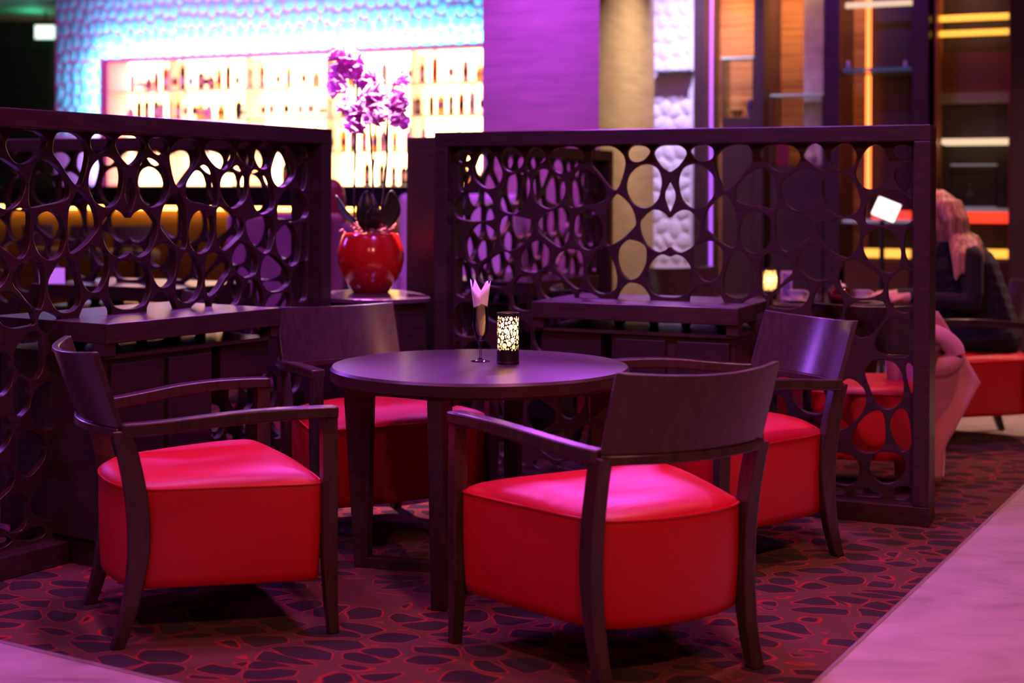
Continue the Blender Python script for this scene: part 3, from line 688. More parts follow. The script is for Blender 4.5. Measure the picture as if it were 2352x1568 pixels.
# white relief panel with pebble relief
m = MB(); dbox(m, 1470, 1592, .22, .30, -.006, 3.55); pn = m.build('wall_relief', WPEB); structure(pn)
s0, s1 = ds(1470, .22), ds(1588, .22)
rcl = voronoi_cells(jitter_grid(s0, s1, .75, 3.5, .105, .125, rnd), s0 + .004, s1 - .004, .75, 3.5, 1.15)
pebbles(pn, lambda s, e, z: dsp(s, .22 + e, z), rcl, .010, WPEB, .010)
q = dsp((s0 + s1) / 2 + .45, -.75, 3.45)
area('relief_wash', q, dsp((s0 + s1) / 2, .2, 1.9), (.66, .52, 1.0), 22, .3, .08, 90)
m = MB(); dbox(m, 1496, 1580, .05, .22, vz(0, 1) * 0 + px(1530, 158, 11.9).z - .012, px(1530, 158, 11.9).z); tag(m.build('glass_shelf', pmat('clear shelf glass', (.75, .85, .95), .08, trans=.7)), 'thin glass shelf across the white relief panel', 'shelf')
VLED = pmat('violet light strip', (.6, .2, 1), .5, emit=(.42, .10, 1.0), es=1.5)
def wallpart(name, u0, u1, e0, e1, mat, z0=-.006, z1=3.55): m = MB(); dbox(m, u0, u1, e0, e1, z0, z1); return structure(m.build(name, mat))
wallpart('trim_5', 1592, 1616, .10, .62, DPUR); wallpart('trim_6', 1616, 1633, .30, .34, VLED)
wallpart('trim_7', 1730, 1752, -.05, .62, DPUR); wallpart('trim_8', 1845, 1890, .30, .62, STONE); wallpart('trim_9', 1892, 1927, -.05, .62, DPUR)
wallpart('trim_10', 2094, 2131, -.10, .62, DPUR); wallpart('trim_11', 2322, 2420, -.9, .62, pmat('dark red-brown wall', (.03, .010, .012), .5))
# warm downlights over the veneer bays
for u, p in ((1680, 14), (1800, 9), (1960, 5), (2230, 5), (1868, 5)):
    s = ds(u, .3); area('display_downlight', dsp(s, .28, 3.5), dsp(s, .60, 1.2), (1, .50, .20), p, .08, spread=75)
area('display_wash', dsp(1.6, -1.6, 3.45), dsp(1.6, .2, 1.4), (.45, .10, .95), 7, .6, .1, 110)

GLS = thin_glass('vitrine glass')
GEDGE = pmat('pale green glass edge', (.55, .75, .62), .2, emit=(.5, .62, .40), es=.12)
AMBER = pmat('amber tube', (1, .6, .1), .4, emit=(1, .46, .05), es=1.5)
NEON = pmat('orange-red neon tube', (1, .3, .1), .4, emit=(1, .16, .03), es=4.0)
REDL = pmat('red glowing band', (1, .1, .05), .4, emit=(1, .045, .02), es=1.3)
SHL = pmat('warm lit shelf edge', (.9, .8, .5), .4, emit=(1, .75, .40), es=.9)
KHAKI = pmat('khaki panel', (.30, .26, .15), .6); DKP = pmat('dark display back', (.03, .02, .02), .4); PAD = pmat('white display pad', (.85, .80, .85), .6)
def zat(v, u, e): p = dsp(ds(u, e), e); return px(u, v, p.y).z
# glass showcase boxes standing on plinths
def showcase(u0, u1, e0, e1, vt, vb, label):
    um = (u0 + u1) / 2; s0, s1 = ds(u0, e0), ds(u1, e0); zt, zb = zat(vt, um, e0), zat(vb, um, e0)
    c = dsp((s0 + s1) / 2, (e0 + e1) / 2); t = thing('glass_showcase', label, 'showcase', (c.x, c.y, -.006), DANG)
    w_, d_ = (s1 - s0) / 2, (e1 - e0) / 2; g = .006
    for nm, a in (('glass_pane', (-w_, w_, -d_, -d_ + g)), ('glass_pane', (-w_, -w_ + g, -d_ + g, d_)), ('glass_pane', (w_ - g, w_, -d_ + g, d_))): MB().bx(a[0], a[1], a[2], a[3], zb, zt).build(nm, GLS, t)
    MB().bx(-w_, w_, -d_, d_, zt, zt + .012).build('glass_lid', GLS, t)
    for a in ((-w_, w_, -d_ - .004, -d_ + .008), (-w_, w_, d_ - .008, d_ + .004), (-w_ - .004, -w_ + .008, -d_, d_), (w_ - .008, w_ + .004, -d_, d_)): MB().bx(a[0], a[1], a[2], a[3], zt + .001, zt + .014).build('lid_edge', GEDGE, t)
    for x in (-w_, w_): MB().bx(x - .006, x + .006, -d_ - .005, -d_ + .006, zb, zt).build('corner_strip', DPUR, t)
    MB().bx(-w_, w_, -d_, d_, 0, zb).build('plinth', DPUR, t)
    return t, zb, w_, d_
showcase(1657, 1729, .0, .28, 133, 268, 'tall glass showcase before the orange veneer, left of the purple post')
showcase(1770, 1889, -.02, .26, 218, 380, 'wide glass showcase in front of the beige stone strip')
# small things shown in the bays
GOLD = pmat('gilded ornament', (.75, .5, .2), .25, .9); WHT = pmat('white ceramic', (.8, .72, .74), .25); CRIM = pmat('crimson card', (.6, .05, .14), .6); BLUE = pmat('blue glass figure', (.15, .12, .75), .15, spec=.6)
def put(name, u, v, e, mb, mat, label, cat):
    p = px(u, v, dsp(ds(u, e), e).y); o = mb.build(name, mat, None, smooth=50); o.location = p; o.rotation_euler = (0, 0, DANG); return tag(o, label, cat)
put('bowl', 1693, 268, .14, MB().lathe([(.03, 0), (.035, .004), (.06, .05), (.062, .055), (.055, .05), (.02, .012)], 18), GOLD, 'small gilded bowl inside the tall glass showcase', 'bowl')
put('figurine', 1722, 268, .10, MB().lathe([(.028, 0), (.03, .01), (.012, .03), (.022, .07), (.015, .10), (.018, .125), (.004, .15)], 14), BLUE, 'little blue glass figurine inside the tall glass showcase', 'figurine')
put('price_card', 1798, 380, .02, MB().box((0, 0, .09), (.10, .012, .18)), CRIM, 'crimson display card standing in the wide glass showcase', 'card')
put('vase', 1862, 380, .10, MB().lathe([(.03, 0), (.05, .04), (.045, .09), (.02, .13), (.024, .16)], 16), WHT, 'white vase in the wide glass showcase before the stone strip', 'vase')
# vitrine with the neon tube
vt = thing('display_vitrine', 'wall vitrine with an upright orange-red neon tube and green glass shelf', 'vitrine', dsp(ds(2011, .0), .0, -.006), DANG)
def vpart(parent, name, u0, u1, e0, e1, z0, z1, mat, bevel=0):
    m = MB(); dbox(m, u0, u1, e0, e1, z0, z1); inv = parent.matrix_basis.inverted(); m.v = [tuple(inv @ Vector(p)) for p in m.v]; return m.build(name, mat, parent, bevel=bevel)
bpy.context.view_layer.update()
vpart(vt, 'back_panel', 1995, 2093, .40, .44, 0, 3.5, DKP)
vpart(vt, 'neon_tube', 1987, 1999, .20, .235, zat(440, 1992, .2), zat(172, 1992, .2), NEON, .015)
vpart(vt, 'neon_tube', 1987, 1999, .26, .295, zat(166, 1992, .26), 3.45, NEON, .015)
vpart(vt, 'glass_shelf', 1935, 2093, -.02, .36, zat(165, 2011, 0), zat(156, 2011, 0), pmat('green shelf glass', (.25, .75, .55), .1, trans=.5))
vpart(vt, 'top_light', 1940, 2093, .02, .06, zat(14, 2011, 0), zat(2, 2011, 0), SHL)
vpart(vt, 'front_glass', 1936, 2093, .0, .006, zat(156, 2011, 0), 3.5, GLS)
vpart(vt, 'low_shelf', 1935, 2093, -.02, .36, zat(512, 2011, 0), zat(504, 2011, 0), GEDGE)
for k, u in enumerate((1948, 2080)): put('perfume_bottle', u, 157, .05, MB().lathe([(.016, 0), (.016, .05), (.01, .06)], 10), pmat('lilac glass %d' % k, (.7, .5, .85), .1), 'lilac perfume bottle on the green shelf, %s the neon tube' % ('left of' if k == 0 else 'right of'), 'bottle')
# vitrine with amber tubes
v2 = thing('display_vitrine', 'wall vitrine at far right with two amber light bars and glass boxes', 'vitrine', dsp(ds(2232, .0), .0, -.006), DANG)
bpy.context.view_layer.update()
vpart(v2, 'back_panel', 2160, 2320, .40, .44, 0, 3.5, DKP)
for v in (40, 75): vpart(v2, 'amber_bar', 2147, 2320, .16, .19, zat(v + 7, 2230, .16), zat(v - 7, 2230, .16), AMBER, .01)
vpart(v2, 'khaki_band', 2150, 2318, .24, .30, zat(236, 2230, .24), zat(212, 2230, .24), KHAKI)
vpart(v2, 'rust_panel', 2163, 2318, .30, .36, zat(210, 2230, .3), zat(120, 2230, .3), pmat('rust panel', (.16, .05, .025), .5))
vpart(v2, 'lit_shelf', 2162, 2318, .0, .34, zat(330, 2230, 0), zat(318, 2230, 0), SHL)
vpart(v2, 'glass_shelf', 2150, 2320, -.02, .36, zat(486, 2230, 0), zat(478, 2230, 0), GEDGE)
vpart(vt, 'red_band', 2002, 2091, .30, .36, zat(512, 2050, .3), zat(484, 2050, .3), REDL)
vpart(v2, 'red_band', 2152, 2315, .30, .36, zat(512, 2230, .3), zat(484, 2230, .3), REDL)
vpart(v2, 'frame', 2316, 2321, -.03, .40, 0, 3.5, pmat('copper frame', (.35, .12, .06), .4, .5))
vpart(v2, 'frame', 2146, 2150, -.03, .40, 0, 3.5, MATS['copper frame'])
vpart(vt, 'counter_light', 1985, 2091, .0, .05, zat(592, 2050, 0), zat(572, 2050, 0), AMBER)
vpart(v2, 'counter_light', 2152, 2315, .0, .05, zat(592, 2230, 0), zat(572, 2230, 0), AMBER)
vpart(vt, 'counter', 1940, 2091, -.04, .39, 0, zat(592, 2050, 0) - .02, pmat('brown counter base', (.10, .04, .015), .4))
vpart(v2, 'counter', 2152, 2315, -.04, .39, 0, zat(592, 2230, 0) - .02, pmat('brown counter', (.10, .04, .015), .4))
bx_ = thing('glass_box', 'clear round-cornered glass box on the lit shelf of the far right vitrine', 'glass box', dsp(ds(2237, .12), .12, zat(478, 2237, .12)), DANG)
for a in ((-.17, -.162), (.162, .17)): MB().bx(a[0], a[1], -.08, .08, 0, .33).build('side_pane', GLS, bx_)
MB().bx(-.17, .17, -.08, .08, .33, .342).build('lid', GEDGE, bx_, bevel=.004); MB().bx(-.17, .17, -.08, .08, .0, .012).build('bottom_pane', GEDGE, bx_, bevel=.004)
put('decanter', 2228, 466, .10, MB().lathe([(.03, 0), (.034, .01), (.034, .06), (.012, .09), (.012, .11), (.02, .12), (.018, .14), (.004, .15)], 16), GLS, 'small cut-glass decanter inside the round-cornered glass box', 'decanter')
# lit tablet
tb = thing('tablet', 'bright white tilted tablet screen seen through the right lattice screen', 'tablet', px(2026, 502, 9.9))
tb.rotation_euler = (R_(-18), R_(22), R_(-20))
MB().bx(-.085, .085, 0, .012, 0, .145).build('body', DKP, tb, bevel=.004); MB().bx(-.08, .08, -.003, 0, .005, .14).build('screen', pmat('white screen', (.9, .9, .9), .4, emit=(1, .97, .88), es=2.2), tb)
sp = px(2026, 502, 9.92); tag(MB().lathe([(.09, 0), (.09, .012), (.02, .03), (.018, sp.z - .01)], 16, (sp.x, sp.y, 0)).build('tablet_stand', STL, None, smooth=40), 'dark floor stand carrying the bright white tablet', 'stand')

# white lounge sofa behind the pedestal
SOFA = pmat('white sofa fabric', (.70, .62, .68), .75)
sf = thing('sofa', 'high-backed white sofa in the background right behind the orchid', 'sofa', (-.40, 10.1, 0), R_(-20))
MB().bx(-.45, .45, -.02, .20, .12, 1.33).build('back_cushion', SOFA, sf, bevel=.05, seg=4); MB().bx(-.42, .42, -.62, -.02, .12, .44).build('seat_cushion', SOFA, sf, bevel=.05, seg=4)
for s in (-1, 1): MB().bx(min(s * .45, s * .60), max(s * .45, s * .60), -.62, .20, .12, .78).build('arm', SOFA, sf, bevel=.04, seg=4)
for s in (-1, 1):
    for y in (-.55, .12): MB().bx(s * .5 - .025, s * .5 + .025, y - .025, y + .025, 0, .12).build('foot', WENGE, sf)

MAUVE = pmat('mauve sofa fabric', (.30, .12, .26), .7)
sg = thing('sofa', 'mauve high-backed sofa in the background left of the orchid pot', 'sofa', (-1.37, 8.93, 0), R_(-14))
MB().bx(-.42, .30, -.10, .10, .10, 1.20).build('back_cushion', MAUVE, sg, bevel=.04, seg=4); MB().bx(-.42, .30, .10, .66, .10, .46).build('seat_cushion', MAUVE, sg, bevel=.04, seg=4)
for a, b in ((-.55, -.42), (.30, .43)): MB().bx(a, b, -.10, .66, .10, .70).build('arm', MAUVE, sg, bevel=.03, seg=4)
for x in (-.48, .36):
    for y in (-.04, .58): MB().bx(x - .025, x + .025, y - .025, y + .025, 0, .10).build('foot', WENGE, sg)

# ------------------------------------------------------------------ on the round table: napkin glass and lantern
CLEAR = thin_glass('clear drinking glass', (.93, .93, .95), .01, 1.6)
zt = .725
gp = (-.109, 5.01, zt)
gl_ = tag(MB().lathe([(.0335, .0), (.0335, .0016), (.012, .006), (.0045, .014), (.0042, .055), (.008, .066), (.0165, .078), (.0245, .105), (.0275, .140), (.0265, .175), (.0235, .205),
            (.0225, .205), (.0253, .175), (.0263, .140), (.0233, .106), (.0150, .0805), (.002, .072)], 40, cap=True).build('champagne_flute', CLEAR, None, smooth=60, loc=gp),
          'stemmed champagne flute holding the folded napkin on the round table', 'glass')
NAP = pmat('pale paper napkin', (.95, .88, .86), .75)
bsdf(NAP).inputs['Subsurface Weight'].default_value = 0
nk = thing('napkin', 'pale pink folded paper napkin fanned out of the champagne flute', 'napkin', (gp[0], gp[1], zt + .082))
def leaf_fold(a0, a1, tip, hgt, rt, lean, name):
    n = 9; rs = []
    for j in range(9):
        h = j / 8; ring_ = []
        for i in range(n):
            q = i / (n - 1); a = lerp(a0, a1, q); peak = 1 - abs(q - tip) / max(tip, 1 - tip)
            z = h * (hgt * .74 + hgt * .26 * peak ** 1.3); r = lerp(.009, rt, (z / hgt) ** .9)
            ring_.append((r * math.cos(a) + lean * z, r * math.sin(a), z))
        rs.append(ring_)
    o = MB().rings(rs, closed=False, cap=False).build(name, NAP, nk, smooth=80)
    s = o.modifiers.new('thick', 'SOLIDIFY'); s.thickness = .0012
leaf_fold(R_(150), R_(275), .12, .208, .034, -.02, 'fold'); leaf_fold(R_(60), R_(190), .5, .206, .030, -.02, 'fold')
leaf_fold(R_(-20), R_(110), .55, .207, .028, .03, 'fold'); leaf_fold(R_(-150), R_(15), .93, .206, .032, .02, 'fold')

LSHELL = pmat('dark perforated metal', (.018, .012, .012), .45, .3)
LINER = bpy.data.materials.new('glowing lantern liner'); LINER.use_nodes = True
_b = bsdf(LINER); _b.inputs['Base Color'].default_value = (1, .86, .62, 1); _b.inputs['Roughness'].default_value = .8
_t = N(LINER, 'ShaderNodeBsdfTranslucent'); _t.inputs[0].default_value = (1, .80, .50, 1); _ms = N(LINER, 'ShaderNodeMixShader'); _ms.inputs[0].default_value = .72
_out = LINER.node_tree.nodes['Material Output']; L(LINER, _b.outputs[0], _ms.inputs[1]); L(LINER, _t.outputs[0], _ms.inputs[2]); L(LINER, _ms.outputs[0], _out.inputs[0])
def lantern_shell(Rr=.038, H=.176):
    """perforated cylinder: circles packed on the unrolled sheet, cut out and rolled up"""
    rr = random.Random(21); Wd = 2 * math.pi * Rr; cs = []
    for tgt, tries in ((.0078, 90), (.0062, 300), (.0046, 700), (.0031, 1500), (.0021, 2500)):
        for _ in range(tries):
            x = rr.uniform(0, Wd); y = rr.uniform(.058 if tgt > .004 else .050, H - .012); r = tgt * rr.uniform(.85, 1.1)
            if y + r > H - .008: continue
            if all(math.hypot(min(abs(x - a), Wd - abs(x - a)), y - b) > r + c + .0011 for a, b, c in cs): cs.append((x, y, r))
    V = []; E = []; ok = []
    def loop(pts):
        k = len(V); V.extend(Vector(p) for p in pts); n = len(pts); E.extend((k + i, k + (i + 1) % n) for i in range(n))
    nx = 60; ny = 22
    loop([(Wd * i / nx, 0) for i in range(nx)] + [(Wd, H * j / ny) for j in range(ny)] + [(Wd - Wd * i / nx, H) for i in range(nx)] + [(0, H - H * j / ny) for j in range(ny)])
    full = []
    for x, y, r in cs:
        if x - r < .0008 or x + r > Wd - .0008: continue
        full.append((x, y, r)); n = 14 if r > .004 else 9
        loop([(x + r * math.cos(2 * math.pi * k / n), y + r * 1.08 * math.sin(2 * math.pi * k / n)) for k in range(n)])
    for i in range(1, nx):
        for j in range(1, ny):
            p = (Wd * i / nx, H * j / ny)
            if all(math.hypot(p[0] - x, p[1] - y) > r * 1.12 for x, y, r in full): V.append(Vector(p))
    vs, es, fs, *_ = geometry.delaunay_2d_cdt(V, E, [], 1, 1e-7)
    keep = []
    for f in fs:
        cx = sum(vs[i].x for i in f) / len(f); cyy = sum(vs[i].y for i in f) / len(f)
        if all(((cx - x) / r) ** 2 + ((cyy - y) / (r * 1.08)) ** 2 > .97 for x, y, r in full): keep.append(tuple(f))
    m = MB(); m.add([(Rr * math.cos(v.x / Rr), Rr * math.sin(v.x / Rr), v.y) for v in vs], keep)
    me = bpy.data.meshes.new('lantern_shell'); me.from_pydata(m.v, [], m.f)
    bm = bmesh.new(); bm.from_mesh(me); bmesh.ops.remove_doubles(bm, verts=bm.verts, dist=1e-5); bmesh.ops.recalc_face_normals(bm, faces=bm.faces); bm.to_mesh(me); bm.free()
    for p in me.polygons: p.use_smooth = True
    return me
lt = thing('table_lantern', 'lit cylindrical lantern with bubble perforations on the foreground round table', 'lantern', (-.012, 4.945, zt), R_(40), 'lit table lanterns')
o = new_obj('shell', lantern_shell(), LSHELL, lt); s = o.modifiers.new('thick', 'SOLIDIFY'); s.thickness = .0012; s.offset = 0
MB().lathe([(.0365, .045), (.0365, .172)], 48, cap=False).build('liner', LINER, lt, smooth=80)
MB().lathe([(.0385, 0), (.0395, .001), (.0395, .008), (.0385, .010)], 48).build('base', LSHELL, lt, smooth=30)
MB().lathe([(.0365, .1745), (.0392, .1745), (.0392, .1775), (.0365, .1775), (.0365, .1745)], 48, cap=False).build('rim', LSHELL, lt, smooth=30)
CND = pmat('candle wax', (.9, .8, .6), .6); MB().lathe([(.018, .010), (.018, .070), (.001, .072)], 20).build('candle', CND, lt, smooth=40)
lt2 = dup(lt, (1.49, 8.2, zt), 1.0, 'small lit lantern on the far table seen through the right lattice screen', 'lit table lanterns')
for p, e in (((-.012, 4.945, zt + .112), 1.3), ((1.49, 8.2, zt + .112), .9)):
    l = bpy.data.lights.new('candle_flame', 'POINT'); l.energy = e; l.color = (1, .60, .26); l.shadow_soft_size = .009
    o = bpy.data.objects.new('candle_flame', l); COL.objects.link(o); o.location = p

# ------------------------------------------------------------------ potted orchid
POT = pmat('glossy red lacquer', (.55, .010, .008), .16, coat=.6)
OP = Vector((-.671, 6.77, .85))
orc = thing('potted_orchid', 'pink orchid in flower in a round glossy red pot on the pedestal', 'potted plant', OP)
MB().lathe([(.080, 0), (.088, .004), (.118, .05), (.146, .10), (.158, .15), (.158, .185), (.150, .225), (.136, .262), (.129, .278), (.124, .280), (.120, .272), (.128, .245), (.10, .235), (.001, .235)], 56).build('pot', POT, orc, smooth=60)
MOSS = pmat('reddish moss', (.36, .12, .10), .9)
rm = random.Random(4)
for k in range(54):
    a = rm.uniform(0, 6.28); r = .11 * math.sqrt(rm.random()); z = .262 + .05 * rm.random() * (1.2 - r / .12)
    pts = [(r * math.cos(a), r * math.sin(a), z)]
    for _ in range(7): q = pts[-1]; pts.append((q[0] + rm.uniform(-.022, .022), q[1] + rm.uniform(-.022, .022), max(.25, q[2] + rm.uniform(-.014, .016))))
    if k == 0: mm = MB()
    mm.tube(pts, .0042, 5)
mo = mm.build('moss', MOSS, orc, smooth=80); mo['kind'] = 'stuff'
LEAFM = pmat('dark orchid leaf', (.020, .024, .008), .32)
def oloc(cx, cy_, dy=0):       # photo crop coordinates of the plant to local metres
    p = px(700 + cx / 2.614, 100 + cy_ / 2.614, OP.y + dy); return Vector((p.x - OP.x, dy, p.z - OP.z))
def leaf(base, tip, width, bend, mat=LEAFM):
    base, tip = Vector(base), Vector(tip); ax = tip - base; side = Vector((1, .25, 0)) if abs(ax.z) > abs(ax.x) else Vector((0, 1, .2)); n = 12; rs = []
    side = (side - ax.normalized() * side.dot(ax.normalized())).normalized()
    for i in range(n + 1):
        t = i / n; c = base + ax * t + Vector(bend) * math.sin(math.pi * t); w_ = width * (math.sin(math.pi * min(1, .12 + t * .88)) ** .7) if t < 1 else .002
        nrm = side.cross(ax).normalized()
        rs.append([c - side * w_ + nrm * .012, c - side * w_ * .5 + nrm * .003, c, c + side * w_ * .5 + nrm * .003, c + side * w_ + nrm * .012])
    o = MB().rings(rs, closed=False, cap=False).build('leaf', mat, orc, smooth=80); s = o.modifiers.new('thick', 'SOLIDIFY'); s.thickness = .0028
leaf(oloc(392, 1130, -.02), oloc(372, 880, -.05), .058, (0, -.03, 0)); leaf(oloc(440, 1120, .03), oloc(520, 880, .03), .046, (.03, 0, 0))
leaf(oloc(400, 1120, -.05), oloc(420, 960, -.10), .040, (0, -.03, 0)); leaf(oloc(320, 1080, 0), oloc(188, 910, -.02), .018, (-.01, 0, -.02), pmat('pale orchid leaf', (.10, .13, .12), .25))  # the thin left blade is paler than the others
STEM = pmat('dark orchid stem', (.022, .012, .010), .6)
st = [[(300, 1075), (296, 960), (300, 760), (306, 560), (312, 360), (316, 250)], [(306, 470), (350, 420), (400, 362)], [(300, 330), (290, 220), (265, 170), (235, 130), (190, 100), (160, 78)], [(312, 290), (320, 200), (330, 150)],
      [(412, 1060), (410, 880), (408, 740), (396, 600), (392, 480), (395, 380)], [(410, 760), (422, 640), (425, 520), (440, 420), (455, 320)], [(452, 1040), (472, 920), (490, 740), (496, 560), (497, 430), (500, 330), (540, 250)], [(493, 600), (478, 520), (485, 450)]]
for k, s in enumerate(st):
    p3 = [oloc(x, y, .012 * math.sin(k * 2.1) + .01 * math.sin(y * .01)) for x, y in s]; p3 = catmull([tuple(p) for p in p3], 4, False)
    MB().tube(p3, 0.0058 if k in (0, 4, 6) else .0038, 6).build('stem', STEM, orc, smooth=80)
PET = pmat('pink orchid petal', (.85, .36, .78), .5)
_t = N(PET, 'ShaderNodeBsdfTranslucent'); _t.inputs[0].default_value = (.92, .38, .84, 1); _ms = N(PET, 'ShaderNodeMixShader'); _ms.inputs[0].default_value = .6
_out = PET.node_tree.nodes['Material Output']; L(PET, bsdf(PET).outputs[0], _ms.inputs[1]); L(PET, _t.outputs[0], _ms.inputs[2]); L(PET, _ms.outputs[0], _out.inputs[0])
LIP = pmat('deep pink orchid lip', (.65, .06, .28), .45)
def petal_mesh(ln, wd, cup):
    rs = []
    for i in range(7):
        t = i / 6; w_ = wd * math.sin(math.pi * (.10 + .86 * t)) ** .8
        rs.append([(w_ * q, -cup * (t * t) + .10 * w_ * q * q / wd * 4 * -1 * .2, ln * t) for q in (-1, -.5, 0, .5, 1)])
    me = MB().rings(rs, closed=False, cap=False).mesh('petal', 80); return me
PM1, PM2 = petal_mesh(.043, .027, .006), petal_mesh(.041, .017, .008)
LPM = MB().ball((0, -.008, -.003), (.006, .009, .008), 8, 6).mesh('lip', 80)
for me, mt in ((PM1, PET), (PM2, PET), (LPM, LIP)): me.materials.append(mt)
fl_c = [(155, 75), (198, 120), (252, 88), (302, 105), (226, 190), (352, 158), (208, 290), (222, 395), (348, 215), (424, 215), (472, 278), (352, 325), (400, 300), (440, 370), (545, 225), (425, 462), (500, 380), (572, 368), (562, 465), (338, 490), (455, 310), (388, 395), (470, 440), (345, 420), (530, 330)]
for k, (x, y) in enumerate(fl_c):
    big = 1.2 if k not in (0, 14) else 1.0
    f = bpy.data.objects.new('flower', None); COL.objects.link(f); f.parent = orc; f.location = oloc(x, y, rm.uniform(-.06, .05)); f.rotation_euler = (rm.uniform(-.35, .25), rm.uniform(-.5, .5), rm.uniform(-.9, .9)); f.scale = (big, big, big); f.empty_display_size = .02
    for a, me in ((90, PM1), (-90, PM1), (0, PM2), (128, PM2), (-128, PM2)):
        new_obj('petal', me, None, f, None, (0, R_(a), 0))
    new_obj('lip', LPM, None, f)

# ------------------------------------------------------------------ things on the far right table
CUPM = pmat('white porcelain', (.80, .70, .74), .25)
def cup(loc, rz, label):
    t = thing('coffee_cup', label, 'cup', loc, rz, 'coffee cups on the far table')
    MB().lathe([(.025, .012), (.03, .014), (.045, .05), (.047, .066), (.044, .066), (.042, .05), (.025, .02), (.001, .019)], 24).build('bowl', CUPM, t, smooth=60)
    MB().tube([(.043 + .022 * math.sin(a), 0, .043 - .018 * math.cos(a)) for a in [math.pi * k / 8 for k in range(9)]], .0042, 8).build('handle', CUPM, t, smooth=80)
    MB().lathe([(.03, 0), (.04, .002), (.068, .010), (.070, .012), (.04, .007), (.001, .006)], 28).build('saucer', CUPM, t, smooth=60)
cup((1.60, 7.98, zt), 0, 'white coffee cup beside the clear tumbler on the far table'); cup((1.97, 8.0, zt), 0, 'white coffee cup with its handle to the right on the far table')
tag(MB().lathe([(.026, 0), (.03, .085), (.0285, .085), (.0245, .006), (.001, .006)], 24).build('tumbler', CLEAR, None, smooth=60, loc=(1.715, 7.93, zt)), 'clear water tumbler between the cups on the far table', 'glass')
jr = thing('tea_pot', 'clear glass teapot with red tea on the far table', 'teapot', (1.82, 7.9, zt))
MB().lathe([(.04, 0), (.055, .01), (.065, .045), (.055, .08), (.035, .095)], 24).build('body', thin_glass('pink glass', (.95, .6, .7), .03, 1.2), jr, smooth=60)
MB().lathe([(.042, .006), (.052, .012), (.058, .04), (.001, .042)], 24).build('tea', pmat('red tea', (.5, .03, .02), .2), jr, smooth=60)
MB().lathe([(.036, .095), (.03, .105), (.008, .11), (.010, .122), (.002, .126)], 20).build('lid', CUPM, jr, smooth=50)
MB().tube([(.055, 0, .03), (.085, 0, .05), (.095, 0, .085)], [.012, .009, .007], 8).build('spout', MATS['pink glass'], jr, smooth=80)
mc = thing('menu_card', 'narrow folded menu card with a purple picture standing on the far table', 'menu', (1.585, 8.20, zt), R_(-14))
for s in (-1, 1):
    o = MB().bx(-.032, .032, -.0008, .0008, 0, .165).build('leaf', pmat('menu paper %d' % s, (.72, .6, .8), .5), mc, rot=(R_(9 * s), 0, 0), loc=(0, s * .026, 0))
o = MB().bx(-.022, .022, -.0018, -.0009, .02, .15).build('picture', pmat('menu picture', (.16, .07, .42), .5), mc, rot=(R_(-9), 0, 0), loc=(0, -.026, 0))
MP = MATS['menu picture']; _n = noise(MP, texco(MP), 60, 3); L(MP, ramp(MP, _n, ((.35, (.06, .03, .22)), (.65, (.42, .25, .68)))), bsdf(MP).inputs['Base Color'])
# tent card on the far left table
tc = thing('tent_card', 'white folded tent card on the console beyond the left lattice screen', 'card', (BLC.x + BLD.x * .35 - .05, BLC.y + BLD.y * .35 - .25, .86), R_(20))
for s in (-1, 1): MB().bx(-.06, .06, -.001, .001, 0, .085).build('leaf', PAD, tc, rot=(R_(26 * s), 0, 0), loc=(0, s * .037, 0))

# ------------------------------------------------------------------ woman in black
SKIN = pmat('skin', (.62, .36, .28), .5); BLACK = pmat('black knit', (.008, .007, .010), .9, sheen=.1); HAIR = pmat('blond hair', (.50, .27, .15), .5); DEN = pmat('dark trousers', (.012, .011, .016), .85); SHOE = pmat('black shoe', (.01, .01, .01), .4)
def capsules(chains, voxel, name, smooth_it=6):
    m = MB()
    for ch in chains:
        for (a, ra), (b, rb) in zip(ch, ch[1:]):
            a, b = Vector(a), Vector(b); n = max(3, int((b - a).length / (min(ra, rb) * .5)))
            n = min(n, 14)
            for i in range(n + 1):
                t = i / n; r = lerp(ra, rb, t); c = a.lerp(b, t); m.ball(c, (r, r, r), 12, 8)
    me = bpy.data.meshes.new('t'); me.from_pydata(m.v, [], m.f); o = bpy.data.objects.new('t', me); COL.objects.link(o)
    r = o.modifiers.new('r', 'REMESH'); r.mode = 'VOXEL'; r.voxel_size = voxel; r.use_smooth_shade = True
    s = o.modifiers.new('s', 'SMOOTH'); s.iterations = smooth_it; s.factor = .5
    return bake(o, name)
wo = thing('person', 'woman in a black jumper with long blond hair sitting at right, turned away', 'person', (2.65, 7.80, 0), 0)
